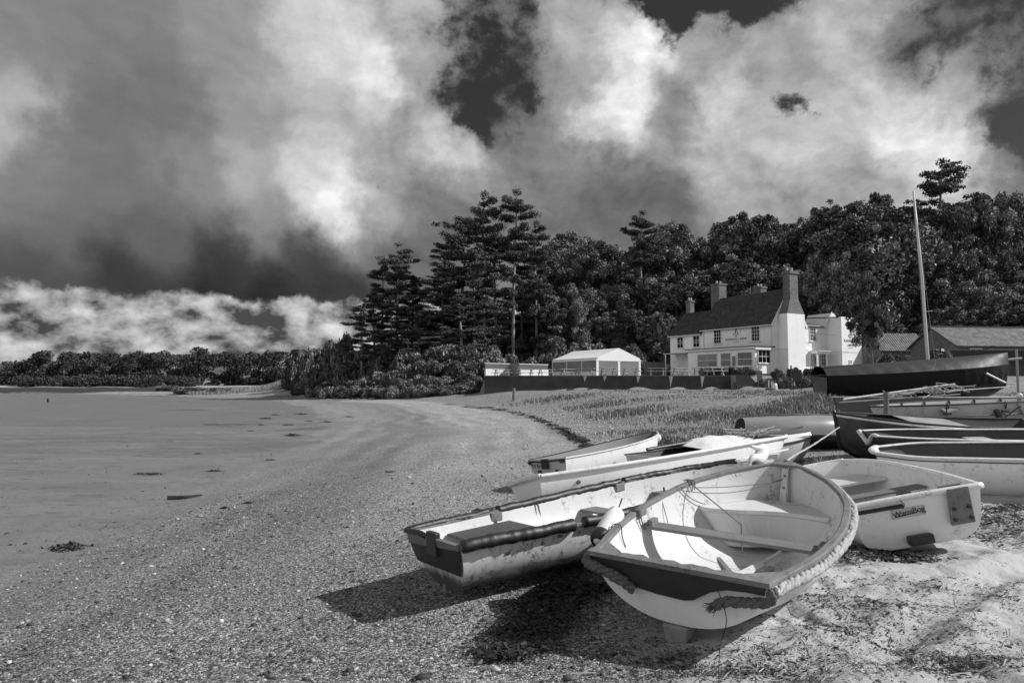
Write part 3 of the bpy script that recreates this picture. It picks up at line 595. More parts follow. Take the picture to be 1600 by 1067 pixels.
# ---------------- L1, L2 long slim boats with spars
L1 = spec(6.4933, .7033, [.5, .9, 1, .853, .501, .05], .7496, .646, 15.6384, 18.6256, .5356, 3.2903, -.0166, -.0285, kv=(.1, 0, 0, .1, .3))
rL = boat_root('long_rowing_boat', L1, 'long slim grey rowing boat with dark rim and inner ribs')
hull(L1, rL, gel_grey, mat('light_inside', .42, .6, .15, 5, .2, 20), None, nt=60, nu=12); gunwale(L1, rL, varn, .05, .04, .5)
gunwale(L1, rL, varn, .02, .025, .75, -.3, name='rubbing_strake')
for t in (.2, .32, .44, .56, .68, .8):
    us = np.linspace(.3, 1, 8)
    for sd in (1, -1): MB().tube(hp(L1, np.full(8, t), us, sd, .035), .022, 6).build('rib', varn, rL)
for x in (1.5, 3., 4.5): cross_board(L1, rL, 'thwart', plank, x, .45, .2)
L2 = spec(6.6, .6, [.5, .9, 1, .853, .501, .05], .62, .7, 16.3, 21.6, gzf(13, 21)-.02, 3.27, -.01, .03)
rL2 = boat_root('slim_racing_gig', L2, 'dark slim boat lying behind the grey rowing boat under loose spars'); hull(L2, rL2, greyin, darkin, None, nt=50, nu=10); gunwale(L2, rL2, rimw, .04, .03, .5)
for (a, b, r, lab) in (((1318, 624, 20.3), (1492, 600, 20.6), .035, 'long pale spar with silver tip lying across the slim dark boat'), ((1312, 629, 19.9), (1500, 616, 20.0), .03, 'thin grey pole lying lowest across the long boats'), ((1385, 622, 20.0), (1470, 606, 20.2), .028, 'short whitish pole lying among the spars by the wooden post'), ((1470, 612, 20.), (1578, 604, 20.), .02, 'thin white batten lying near the covered yacht stern')):
    tag(MB().tube([at(*a), at(*b)], [r, r*.7], 8).build('spar', rimw if 'white' in lab or 'pale' in lab else steel, None), lab, 'spar')
for t_ in (.26, .5, .74):
    p = hp(L1, t_, 1, 1)[0]; MB().tube(curve_pts([p+[0, .02, .03], p+[0, .05, -.03], p+[.03, .05, -.16], p+[.06, .06, -.05]], 12), .014, 6).build('rope_loop', blackm, rL)
    MB().box(tuple(p+[.02, .03, -.22]), (.2, .05, .05)).build('fitting', varn, rL)
mb = MB()
for k in range(26): mb.tube(curve_pts(at(1395+k*4.2, 618-k*.5, 19.6)+R.normal(0, 1, (4, 3))*np.array([.22, .15, .07]), 9), .012, 5)
tag(mb.build('tangled_rope', ropem, None), 'loose tangle of pale rope draped over the spars', 'rope')
tag(MB().prism([at(1470, 641, 17.2), at(1492, 636, 17.4), at(1500, 641, 17.3), at(1478, 646, 17.1)], (0, 0, .04)).build('bottom_board', plank, None), 'short plank leaning by the grey rowing boat', 'plank')
# trolley props at right end of L1
mb = MB(); 
tr_ = thing('launching_trolley', 'rusty launching trolley frame with white jockey ball under the long boats', 'trolley', (*at(1592, 660, 17.6)[:2], gzf(13, 17.6)))
def rel(o, p): return tuple(np.array(p)-np.array(o.location))
MB().bar(rel(tr_, at(1588, 628, 17.5)), rel(tr_, at(1604, 652, 17.5)), .06, .06).build('prop', wood_l, tr_); MB().bar(rel(tr_, at(1556, 640, 17.4)), rel(tr_, at(1566, 660, 17.4)), .09, .09).build('prop', varn, tr_)
MB().bar(rel(tr_, at(1566, 655, 17.4)), rel(tr_, at(1595, 634, 17.4)), .025, .025).build('strut', varn, tr_)
MB().lathe([(.02, -.07), (.06, -.04), (.07, 0), (.06, .04), (.02, .07)], rel(tr_, at(1593, 618, 17.6)), 12).build('jockey_ball', fend, tr_, smooth=True)
MB().lathe([(.02, -.16), (.05, -.16), (.05, .16), (.02, .16)], rel(tr_, at(1593, 627, 17.6)), 10).build('upright', steel, tr_)
# wooden post by the spars, thin stake
def stake(px, pt, pb, Y, r, lab, m=wood, name='wooden_post'):
    a = at(px, pb, Y); b = at(px, pt, Y); g = gzf(a[0], Y); 
    return tag(MB().tube(np.array([(a[0], Y, g-.2), (a[0], Y, (g+b[2])/2), (b[0], Y, b[2])]), [r, r, r*.9], 9).build(name, m, None, smooth=False), lab, 'post')
stake(1385, 612, 656, 15.5, .06, 'thick weathered wooden post rising between the stored boats')
stake(1479, 634, 668, 15.2, .015, 'thin dark metal stake in the weeds by the long boats', blackm)
stake(803, 606, 625, 52, .12, 'short wooden post on the beach before the terrace wall')
# extra white boats cut by the frame edge behind
X1 = spec(5, .8, [.7, .96, 1, .84, .5, .06], .75, .95, 25.5, 26.5, gzf(22, 26)+.0, 3.1, 0, .0)
rX = boat_root('white_boat', X1, 'pale hulled boat beyond the covered yacht bow'); hull(X1, rX, gel_clean, greyin, None, nt=40, nu=10); gunwale(X1, rX, varn, .05, .04, .5)
p = at(1590, 590, 30); tag(MB().tube([(p[0], 30, gzf(p[0], 30)), (p[0], 30, at(1590, 545, 30)[2])], .05, 8).build('iron_post', steel, None), 'upright grey metal post near the bowsprit end', 'post')

# ================================================================== THE GROUND
def radii():
    r = [.4]
    while r[-1] < 4000: r.append(r[-1]*(1.0052 if 2.5 < r[-1] < 11 else 1.012 if r[-1] < 200 else 1.04))
    return np.array(r)
rr = radii(); az = np.r_[np.linspace(-180, -48, 45)[:-1], np.linspace(-48, 48, 520), np.linspace(48, 180, 45)[1:]]*PI/180
RR, AZ = np.meshgrid(rr, az, indexing='ij'); X = RR*np.sin(AZ); Y = RR*np.cos(AZ)
Yc = np.maximum(Y, 0); Z = gz(X, np.where(Y < 0, 0, Y))
near = 1-sm(RR, 9, 16)
xh = np.interp(Yc, HY, HX); xw = np.interp(Yc, WY, WX); dh = X-xh; dw = X-xw
w1 = fbm(X*.9, Y*.9, 3, 31)-.5
a_sand = sm(X+w1*1.2, .5, 1.5)*(1-sm(Y, 12, 18))
a_wet = 1-sm(dw+w1*1.6+2.0*(fbm(X*.25, Y*.25, 2, 3)-.5), -1.0, 2.2)
gs = 1.5+np.clip(Y-20, 0, 60)*.12
a_grass = sm(dh+2.2*w1+2*(fbm(X*.35, Y*.35, 2, 9)-.5), gs-.4, gs+1.)*sm(Y+w1*3, 9.5, 13)
a_grass = np.maximum(a_grass, sm(Y, 66, 74)*sm(dh, 2, 6))
a_grass = np.where(Y > 284, 1, a_grass)
def trk(x, y):
    d = (-(x-2.15)*1.2+(y-3.83)*1.62)/2.016+.12*np.sin(x*1.3)
    return (.034*np.exp(-(d/.1)**2)-.03*np.exp(-((d-.24)/.1)**2)+.022*np.exp(-((d-.46)/.09)**2))*sm(x, 1.8, 2.6)*(1-sm(y, 6.2, 7.5))
a_sh = (1-a_sand)*(1-a_wet)*(1-a_grass)
dim = sm(X+.5*w1, .9, 2.)*near
Z = Z+dim*((fbm(X*2.6+w1, Y*3.4, 3, 41)-.5)*.13+(fbm(X*9, Y*9, 3, 45)-.5)*.032)
Z = Z+trk(X, Y)-dim*.035*np.clip(1-((vnoise(X*2.1, Y*2.1, 77)-.85)/.1)**2, 0, 1)
Z = Z+near*(1-dim)*((fbm(X*1.2, Y*1.2, 3, 51)-.5)*.03+(fbm(X*14, Y*14, 2, 55)-.5)*.008*a_sh)
def ground_full(x, y): return gzf(x, y)
nr_, na = X.shape; idx = np.arange(nr_*na).reshape(nr_, na); Q = np.stack([idx[:-1, :-1], idx[:-1, 1:], idx[1:, 1:], idx[1:, :-1]], -1).reshape(-1, 4)[:, ::-1]
wn = fbm(X*.35, Y*.2, 3, 71)-.5
a_tone = 1+.38*sm(dh+wn*1.5, -5., -3.2)*(1-sm(dh+wn, -.6, .3))*sm(Y, 6, 11)-.16*sm(dh+wn*2, -8, -6.5)*(1-sm(dh+wn*2, -5.2, -4))+.12*sm(Y, 14, 40)*(dh < 0)
a_tone = a_tone*(1+.14*np.sin((dh+wn*1.2)*5.2)*sm(fbm(X*.5, Y*.3, 2, 73), .4, .6)*(dh < 0))
gm = rawmesh('ground', np.stack([X, Y, Z], -1).reshape(-1, 3), Q, dict(a_tone=a_tone.ravel(), a_sand=a_sand.ravel(), a_wet=a_wet.ravel(), a_grass=a_grass.ravel(), a_sh=a_sh.ravel()), smooth=True)
m, t, b = newmat('beach'); co = t.coord('Object')
geo = t.new('ShaderNodeNewGeometry'); 
sx = t.attr('a_sand'); wt = t.attr('a_wet'); gr = t.attr('a_grass'); shg = t.attr('a_sh')
sand = t.m('MULTIPLY', .36, t.m('MULTIPLY_ADD', t.m('SUBTRACT', t.noise(co, 1.7, 6, .65), .5), .8, 1.)); sand = t.m('MULTIPLY', sand, t.m('MULTIPLY_ADD', t.m('SUBTRACT', t.noise(co, 160, 3, .7), .5), 1., 1.))
deb = t.m('MULTIPLY', t.mr(t.noise(co, 11, 7, .75, .8), .54, .60), t.mr(t.noise(co, 1.3, 4, .6), .38, .62)); sand = t.mix(t.m('MULTIPLY', deb, .6), sand, .06)
spk = t.mr(t.vor(co, 75), .2, .1); cid = t.new('ShaderNodeTexVoronoi'); t.put(cid.inputs['Vector'], co); cid.inputs['Scale'].default_value = 75
sepc = t.new('ShaderNodeSeparateColor'); t.put(sepc.inputs[0], cid.outputs['Color']); 
sand = t.mix(t.m('MULTIPLY', spk, t.m('GREATER_THAN', sepc.outputs[0], .90)), sand, .65); sand = t.mix(t.m('MULTIPLY', spk, t.m('LESS_THAN', sepc.outputs[0], .10)), sand, .03)
# shingle: three pebble sizes
def pebbles(scale, lo, hi, p):
    v = t.new('ShaderNodeTexVoronoi'); t.put(v.inputs['Vector'], co); v.inputs['Scale'].default_value = scale
    s = t.new('ShaderNodeSeparateColor'); t.put(s.inputs[0], v.outputs['Color']); c = t.mr(t.m('POWER', s.outputs[0], p), 0, 1, lo, hi, False)
    return c, v.outputs['Distance'], s.outputs[1]
c1, d1, r1 = pebbles(78, .06, .6, 2.3); c2, d2, r2 = pebbles(36, .07, .6, 2.6); c3, d3, r3 = pebbles(130, .08, .5, 1.8)
pat = t.noise(co, .8, 4, .6)
sh = t.mix(t.m('GREATER_THAN', r1, .35), c3, c1); sh = t.mix(t.m('GREATER_THAN', r2, t.mr(pat, .35, .65, .95, .72)), sh, c2)
sh = t.m('MULTIPLY', t.m('MULTIPLY', sh, t.attr('a_tone')), t.mr(d1, .0, .75, 1.15, .45)); sh = t.m('MULTIPLY', sh, t.m('MULTIPLY_ADD', t.m('SUBTRACT', t.noise(co, .45, 4), .5), .7, 1.12))
# lower band darker: damp
wet = t.m('MULTIPLY', .15, t.m('MULTIPLY_ADD', t.m('SUBTRACT', t.noise(t.mapv(co, (.5, 1, 1)), .6, 6, .7), .5), .9, 1.))
wet = t.m('MULTIPLY', wet, t.m('MULTIPLY_ADD', t.m('SUBTRACT', t.noise(co, 75, 4, .8), .5), 1.5, 1.)); wet = t.mix(t.m('MULTIPLY', t.mr(t.noise(t.mapv(co, (.4, 1, 1)), 2.1, 8, .8), .55, .66), .6), wet, .05)
fm_ = t.new('ShaderNodeSeparateXYZ'); t.put(fm_.inputs[0], co); wet = t.mix(t.m('MULTIPLY', t.m('MULTIPLY', t.mr(t.noise(t.mapv(co, (.5, 1, 1)), .16, 9, .8), .5, .6), t.mr(fm_.outputs[1], 14, 40)), .72), wet, .035)
wet = t.mix(t.m('MULTIPLY', t.mr(t.noise(t.mapv(co, (.35, 1, 1)), 9, 5, .8), .58, .64), .7), wet, .04)
grs = t.m('MULTIPLY', .19, t.m('MULTIPLY_ADD', t.m('SUBTRACT', t.noise(t.mapv(co, (1, .6, 1)), 2.2, 7, .7), .5), 1.6, 1.)); grs = t.m('MULTIPLY', grs, t.m('MULTIPLY_ADD', t.m('SUBTRACT', t.noise(co, 40, 4, .7), .5), 1.4, 1.))
# far hillside ground is dark undergrowth
sepg = t.new('ShaderNodeSeparateXYZ'); t.put(sepg.inputs[0], co); far = t.mr(sepg.outputs[1], 72, 92); grs = t.mix(t.m('MULTIPLY', far, t.mr(sepg.outputs[1], 286, 282)), grs, .03)
farb = t.mr(sepg.outputs[1], 280, 284); grs = t.mix(t.m('MULTIPLY', farb, t.mr(sepg.outputs[1], 296, 293)), grs, .3)
col = t.mix(sx, sh, sand); col = t.mix(t.m('SUBTRACT', 1., sx), sand, t.mix(.0, sh, sh)); 
mid = t.mix(sx, t.mix(t.mr(sepg.outputs[1], 9, 26), sh, t.m('MULTIPLY', sh, 1.1)), sand)
col = t.mix(wt, mid, wet); col = t.mix(gr, col, grs)
t.put(b.inputs['Base Color'], t.m('MAXIMUM', t.m('MULTIPLY', col, 1.18), .008)); t.put(b.inputs['Roughness'], t.mix(wt, .9, .55)); b.inputs['Specular IOR Level'].default_value = .25
hgt = t.m('ADD', t.m('MULTIPLY', t.m('SUBTRACT', .6, d1), t.m('MULTIPLY', shg, 1.)), t.m('MULTIPLY', t.noise(co, 90, 4, .7), .5)); hgt = t.m('ADD', hgt, t.m('MULTIPLY', t.m('MULTIPLY', t.m('SUBTRACT', .6, d2), 1.5), t.m('MULTIPLY', shg, t.m('GREATER_THAN', r2, .8))))
n0 = t.bump(hgt, .55, .010); n1 = t.bump(t.noise(co, 7, 6, .7), .55, .03, n0); t.put(b.inputs['Normal'], n1)
go_ = struct(link('ground', gm, m)); tag(go_, 'shingle and sand beach rising to rough grass', 'ground')
# water
wm, t, b = newmat('estuary_water'); co = t.coord('Object'); b.inputs['Base Color'].default_value = (.085, .085, .085, 1); b.inputs['Roughness'].default_value = .28; b.inputs['IOR'].default_value = 1.33
n = t.noise(t.mapv(co, (.8, 2.2, 1)), 3.2, 5, .65); n2 = t.noise(t.mapv(co, (.15, .6, 1)), 1.2, 4, .6); hh = t.m('ADD', n, t.m('MULTIPLY', n2, 2.)); n3 = t.noise(t.mapv(co, (1, 2.6, 1)), 1.1, 8, .75); t.put(b.inputs['Normal'], t.bump(t.m('ADD', hh, n3), 1., .09))
wc = t.m('MULTIPLY_ADD', t.noise(t.mapv(co, (.35, 1.6, 1)), .9, 8, .8), .3, .02); wc = t.mix(t.m('MULTIPLY', t.mr(t.noise(t.mapv(co, (.5, 2.4, 1)), 1.7, 8, .8), .56, .64), .7), wc, .04)
wc = t.mix(t.m('MULTIPLY', t.mr(t.noise(t.mapv(co, (.6, 3.2, 1)), 2.3, 7, .8), .60, .66), .8), wc, .42); t.put(b.inputs['Base Color'], t.m('MAXIMUM', wc, .02))  # pale streaks painted into the water colour as ripple glints
struct(tag(MB().add([(-3000, 3, -.42), (20, 3, -.42), (20, 3500, -.42), (-3000, 3500, -.42)], [(0, 1, 2, 3)]).build('water', wm), 'calm shallow estuary water', 'water'))
# ================================================================== scatter on the beach
PHI = (1+5**.5)/2
ico = np.array([(-1, PHI, 0), (1, PHI, 0), (-1, -PHI, 0), (1, -PHI, 0), (0, -1, PHI), (0, 1, PHI), (0, -1, -PHI), (0, 1, -PHI), (PHI, 0, -1), (PHI, 0, 1), (-PHI, 0, -1), (-PHI, 0, 1)])/math.sqrt(1+PHI*PHI)
icf = np.array([(0, 11, 5), (0, 5, 1), (0, 1, 7), (0, 7, 10), (0, 10, 11), (1, 5, 9), (5, 11, 4), (11, 10, 2), (10, 7, 6), (7, 1, 8), (3, 9, 4), (3, 4, 2), (3, 2, 6), (3, 6, 8), (3, 8, 9), (4, 9, 5), (2, 4, 11), (6, 2, 10), (8, 6, 7), (9, 8, 1)])
def fz(x, y):
    """detailed ground height (with near-field relief)"""
    w = fbm(x*.9, y*.9, 3, 31)-.5; rr_ = np.hypot(x, y); ne = 1-sm(rr_, 9, 16); d_ = sm(x+.5*w, .9, 2.)*ne
    z = gz(x, y)+d_*((fbm(x*2.6+w, y*3.4, 3, 41)-.5)*.13+(fbm(x*9, y*9, 3, 45)-.5)*.032)
    z = z+trk(x, y)-d_*.035*np.clip(1-((vnoise(x*2.1, y*2.1, 77)-.85)/.1)**2, 0, 1)
    return z+ne*(1-d_)*((fbm(x*1.2, y*1.2, 3, 51)-.5)*.03)
def stones(n, xs, ys, size, name, m, keep=None):
    x = R.uniform(*xs, n); y = ys[0]*(ys[1]/ys[0])**R.uniform(0, 1, n)
    if keep is not None: k = keep(x, y); x = x[k]; y = y[k]
    n = len(x); s = size*R.lognormal(0, .42, n)
    V = ico[None]*(1+R.normal(0, .13, (n, 12, 1))); sc_ = np.stack([R.uniform(.8, 1.5, n), R.uniform(.6, 1.1, n), R.uniform(.3, .7, n)], 1)*s[:, None]
    V = V*sc_[:, None]; a = R.uniform(0, 2*PI, n); c, s_ = np.cos(a)[:, None], np.sin(a)[:, None]
    V = np.stack([V[..., 0]*c-V[..., 1]*s_, V[..., 0]*s_+V[..., 1]*c, V[..., 2]], -1)+np.stack([x, y, fz(x, y)+sc_[:, 2]*.35], 1)[:, None]
    Fq = (icf[None]+12*np.arange(n)[:, None, None]).reshape(-1, 3); val = np.repeat(R.uniform(0, 1, n), 12)
    return link(name, rawmesh(name, V.reshape(-1, 3), Fq, dict(val=val), smooth=True), m)
pm, t, b = newmat('pebble'); v = t.attr('val'); c = t.mr(t.m('POWER', v, 2.6), 0, 1, .03, .55, False); c = t.m('MULTIPLY', c, t.m('MULTIPLY_ADD', t.m('SUBTRACT', t.noise(t.coord(), 120, 3), .5), .7, 1.)); t.put(b.inputs['Base Color'], c); b.inputs['Roughness'].default_value = .7
pm2, t, b = newmat('pale_pebble'); t.put(b.inputs['Base Color'], t.m('MULTIPLY_ADD', t.attr('val'), .4, .2)); b.inputs['Roughness'].default_value = .8
shk = lambda x, y: (x-np.interp(y, WY, WX) > .5+.6*(fbm(x*.7, y*.7, 2, 8)-.5)) & (R.uniform(0, 1, len(x)) < (1-.85*sm(x, -.1, 1.3))*(.3+1.1*fbm(x*.9, y*.9, 3, 4)))
tag(stones(42000, (-5.2, 3.2), (3.3, 13), .0062, 'pebbles', pm, shk), 'small mixed pebbles covering the shingle beach', 'pebbles', kind='stuff')
tag(stones(2600, (-5.2, 3.), (3.3, 16), .012, 'shell_gravel', pm, shk), 'larger stones and shells among the shingle', 'gravel', kind='stuff')
# pebbly band below the grass
band = lambda x, y: (x-np.interp(y, HY, HX) > -.2) & (x-np.interp(y, HY, HX) < 2.6)
tag(stones(9000, (-4, 5), (13, 45), .02, 'upper_shingle', pm2, band), 'pale pebble band above the strandline', 'pebbles', kind='stuff')
def flakes(n, pts, sig, size, name, m, label, cat, flat=.5, upr=.02, lenx=(1.5, 4.)):
    """torn weed scraps: small bent leaves lying in heaps"""
    k = R.integers(0, len(pts), n); P = np.array(pts)[k]; sg = np.array(sig)[k]; x = P[:, 0]+R.normal(0, 1, n)*sg[:, 0]; y = P[:, 1]+R.normal(0, 1, n)*sg[:, 1]
    a = R.uniform(0, 2*PI, n); s = size*R.lognormal(0, .4, n); L = s*R.uniform(*lenx, n); z = fz(x, y)+R.uniform(0, 1, n)**2*upr+.003
    d = np.stack([np.cos(a), np.sin(a), R.normal(0, flat, n)*.5], 1); sd = np.stack([-np.sin(a), np.cos(a), R.normal(0, flat, n)], 1); c = np.stack([x, y, z], 1)
    V = np.stack([c-d*L[:, None]/2-sd*s[:, None]*.2, c-d*L[:, None]/2+sd*s[:, None]*.2, c+sd*s[:, None]/2+[0, 0, .3]*s[:, None], c+d*L[:, None]/2+sd*s[:, None]*.15, c+d*L[:, None]/2-sd*s[:, None]*.15, c-sd*s[:, None]/2+[0, 0, .3]*s[:, None]], 1)
    V[..., 2] = np.maximum(V[..., 2], (z-.002)[:, None])
    b0 = 6*np.arange(n)[:, None]; Fq = np.concatenate([b0+np.array([[0, 1, 2, 5]]), b0+np.array([[5, 2, 3, 4]])]); 
    return tag(link(name, rawmesh(name, V.reshape(-1, 3), Fq, dict(val=np.repeat(R.uniform(0, 1, n), 6))), m), label, cat, kind='stuff')
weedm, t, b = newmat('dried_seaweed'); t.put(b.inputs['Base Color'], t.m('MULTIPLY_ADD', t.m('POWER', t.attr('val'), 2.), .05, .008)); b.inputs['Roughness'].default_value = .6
def G2(px, py): return tuple(gp(px, py)[:2])
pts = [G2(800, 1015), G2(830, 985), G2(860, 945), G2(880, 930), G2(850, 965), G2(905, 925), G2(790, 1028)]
flakes(11000, pts, [(.14, .09), (.15, .1), (.16, .1), (.15, .12), (.15, .12), (.15, .08), (.07, .05)], .009, 'seaweed_heap', weedm, 'dark dried seaweed heaps, thickened to darken the shadow between the boats', 'seaweed', upr=.035)  # seaweed laid thicker here to deepen the boats' shadow on the sand
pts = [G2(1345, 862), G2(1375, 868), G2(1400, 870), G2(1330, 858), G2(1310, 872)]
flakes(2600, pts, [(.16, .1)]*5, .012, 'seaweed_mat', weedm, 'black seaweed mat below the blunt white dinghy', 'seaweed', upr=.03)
ctr = []; sg = []
for k in range(150):
    px = R.uniform(880, 1600); py = R.uniform(905, 1067) if R.uniform() < .75 else R.uniform(860, 960)
    if px < 1150 and py < 1000: continue
    ctr.append(G2(px, py)); sg.append((R.uniform(.05, .22), R.uniform(.02, .09)))
for (px, py) in ((1180, 1040), (1140, 1055), (1210, 1050), (1240, 1060), (1060, 1050), (1500, 1040), (1560, 1050), (1450, 1055), (1310, 990), (1400, 1000)): ctr += [G2(px, py)]*3; sg += [(.12, .05)]*3
flakes(15000, ctr, sg, .0045, 'seaweed_litter', weedm, 'scraps of dark dried seaweed strewn over the footprinted sand', 'seaweed', upr=.012, lenx=(1.5, 5))
straw, t, b = newmat('bleached_straw'); t.put(b.inputs['Base Color'], t.m('MULTIPLY_ADD', t.attr('val'), .4, .18)); b.inputs['Roughness'].default_value = .7
def sticks(n, region, name, m, L=(.03, .14), w=.0016, label='', seed=0):
    mbv = []; fq = []; val = []; c = 0
    for k in range(n):
        px = R.uniform(region[0], region[2]); py = R.uniform(region[1], region[3]); x, y = G2(px, py); l = R.uniform(*L)*(.6+.8*R.uniform()); a = R.normal(.4, .9); bend = R.normal(0, .25)
        ww = w*R.uniform(.6, 1.7); q = []
        for i in range(5):
            s = i/4-.5; aa = a+bend*s; q.append((x+math.cos(aa)*l*s, y+math.sin(aa)*l*s))
        q = np.array(q); z = fz(q[:, 0], q[:, 1])+.006+np.abs(R.normal(0, .004)); nx = -math.sin(a)*ww; ny = math.cos(a)*ww
        for i in range(5): mbv += [(q[i, 0]-nx, q[i, 1]-ny, z[i]), (q[i, 0], q[i, 1], z[i]+ww*1.6), (q[i, 0]+nx, q[i, 1]+ny, z[i])]
        for i in range(4):
            o_ = c+3*i; fq += [(o_, o_+1, o_+4, o_+3), (o_+1, o_+2, o_+5, o_+4)]
        val += [R.uniform()]*15; c += 15
    return tag(link(name, rawmesh(name, np.array(mbv), np.array(fq), dict(val=val)), m), label, 'straw', kind='stuff')
sticks(230, (900, 930, 1600, 1067), 'straw_litter', straw, label='bleached straw stems scattered on the trampled sand')
sticks(240, (1180, 980, 1500, 1067), 'twig_litter', straw, (.02, .07), .0011, label='short broken reed stems in the weed at the sand edge')
sticks(260, (1500, 785, 1600, 850), 'reed_litter', straw, (.05, .2), .003, label='pale reed debris heaped below the grey open boat')
flakes(2600, [G2(1560, 815), G2(1590, 800), G2(1580, 835), G2(1550, 800)], [(.35, .14)]*4, .012, 'weed_heap', weedm, 'dark weed heap below the grey open boat', 'seaweed', upr=.04)
# strandline of weed
pts = []; sg = []
LN = [(700, 633), (740, 636), (780, 640), (810, 646), (840, 655), (862, 664), (880, 674), (897, 684), (912, 693), (922, 700)]
for i in range(len(LN)-1):
    for s in np.linspace(0, 1, 7)[:-1]:
        if R.uniform() < .85:
            p = gp(LN[i][0]*(1-s)+LN[i+1][0]*s+R.normal(0, 2), LN[i][1]*(1-s)+LN[i+1][1]*s+R.normal(0, .7)); pts.append(tuple(p[:2])); sg.append((.018*p[1]**.6, .03*p[1]**.6))
flakes(5500, pts, sg, .022, 'strandline_weed', weedm, 'dark line of seaweed left by the tide along the beach', 'seaweed', upr=.05)
pts = []; sg = []
for off_ in (-1.6, -3.4, -5.2):
    for k in range(90):
        y = 4.5*(40/4.5)**R.uniform(); x = np.interp(y, HY, HX)+off_+.5*float(fbm(y*.4+off_, 3., 3, 5)-.5)+R.normal(0, .12); pts.append((x, y)); sg.append((.10, .16))
flakes(2600, pts, sg, .008, 'tideline_scraps', weedm, 'faint broken lines of weed scraps left on the shingle', 'seaweed', upr=.01)
pts = [G2(R.uniform(0, 520), R.uniform(650, 870)) for k in range(90)]
flakes(1500, pts, [(.4, .2)]*90, .009, 'mud_debris', weedm, 'small dark scraps dotted over the wet mudflat', 'debris', upr=.012)
# separate clumps on the mud
clm = MB(); 
def clump(x, y, w, h, seed, name='seaweed_clump', label='dark seaweed clump lying on the wet mud', group='seaweed clumps on the mud', stick=False):
    r = np.random.default_rng(seed); n = 150; z0 = max(gzf(x, y), -.42); P = r.normal(0, 1, (n, 2))*np.array([w*.28, w*.16]); sz = h*.5
    V = []; Fs = []
    for k, p in enumerate(P):
        q = r.normal(0, 1, (3, 3))*sz*.9; q[:, 2] = np.abs(q[:, 2])*.8; c = np.array([x+p[0], y+p[1], z0+h*.5*math.exp(-(p[0]/w/.4)**2)*r.uniform(0, 1)]); V += list(q+c); Fs.append((3*k, 3*k+1, 3*k+2))
    return tag(link(name, rawmesh(name, np.array(V), np.array(Fs), dict(val=r.uniform(0, 1, len(V)))), weedm), label, 'seaweed', group)
for k, (px, py, w) in enumerate([(107, 859, 34), (310, 710, 10), (335, 737, 18), (238, 743, 22), (422, 719, 12), (458, 682, 22), (218, 741, 8), (388, 788, 10), (430, 649, 10), (415, 655, 16), (408, 665, 8), (392, 674, 8), (483, 659, 9), (450, 665, 12), (350, 796, 8), (75, 629, 3), (510, 660, 12), (610, 739, 12), (545, 652, 10), (470, 648, 14)]):
    g = gp(px, py); s = g[1]/F; w_ = w*s*1.25; h = min(.10, max(.03, w_*.12))
    if k == 0: clump(g[0], g[1], w_, .07, k, label='biggest seaweed-covered lump on the beach edge, shaped like a log', group=None)
    elif k == 15: stake(75, 622, 630, g[1], .12, 'lone dark post standing in the water', varn)
    else: clump(g[0], g[1], w_, h, k)
g = gp(262, 781); g2 = gp(316, 777); tag(MB().tube([(g[0], g[1], gzf(g[0], g[1])+.03), (.5*(g[0]+g2[0]), g[1]+.05, gzf(g[0], g[1])+.04), (g2[0], g2[1], gzf(g2[0], g2[1])+.03)], [.045, .03, .012], 7).build('driftwood', varn, None), 'dark driftwood branch lying on the mud', 'driftwood')
# ================================================================== GRASS
gm_, t, b = newmat('grass_blades'); t.put(b.inputs['Base Color'], t.m('MULTIPLY_ADD', t.attr('val'), .26, .13)); b.inputs['Roughness'].default_value = .6; b.inputs['Specular IOR Level'].default_value = .3
def blades(name, x, y, h, w, label, m=gm_, lean=.35, z=None):
    n = len(x); z = gz(x, y) if z is None else z; a = R.uniform(0, 2*PI, n); ln = R.normal(0, lean, n); la = R.uniform(0, 2*PI, n)
    wx = np.cos(a)*w/2; wy = np.sin(a)*w/2; dx = np.cos(la)*ln*h; dy = np.sin(la)*ln*h
    V = np.stack([np.stack([x-wx, y-wy, z-.02], 1), np.stack([x+wx, y+wy, z-.02], 1), np.stack([x+wx*.7+dx*.35, y+wy*.7+dy*.35, z+h*.6], 1), np.stack([x-wx*.7+dx*.35, y-wy*.7+dy*.35, z+h*.6], 1), np.stack([x+dx, y+dy, z+h*(1-.25*np.abs(ln))], 1)], 1)
    b0 = 5*np.arange(n)[:, None]; T3 = np.concatenate([b0+np.array([[0, 1, 2]]), b0+np.array([[0, 2, 3]]), b0+np.array([[3, 2, 4]])])
    return tag(link(name, rawmesh(name, V.reshape(-1, 3), T3, dict(val=np.repeat(R.uniform(0, 1, n)**1.5, 5))), m), label, 'grass', kind='stuff')
n = 150000; y = 11*(66/11)**R.uniform(0, 1, n); x = R.uniform(-.25, 1.05, n)*y; d = x-np.interp(y, HY, HX); g0 = 1.3+np.clip(y-20, 0, 60)*.12
cl = fbm(x*.5, y*.5, 3, 21); k = (d+2*(fbm(x*.9, y*.9, 3, 31)-.5)+2*(fbm(x*.35, y*.35, 2, 9)-.5) > g0) & (cl > .40+.1*R.normal(size=n)) & (y > 11)
x, y, cl = x[k], y[k], cl[k]; hh = (.03+.17*sm(cl, .52, .78))*R.uniform(.4, 1.2, len(x))*(1-.5*sm(y, 30, 55)); blades('rough_grass', x, y, hh, .008+.0009*y, 'rough dry grass covering the meadow below the pub', lean=.8)
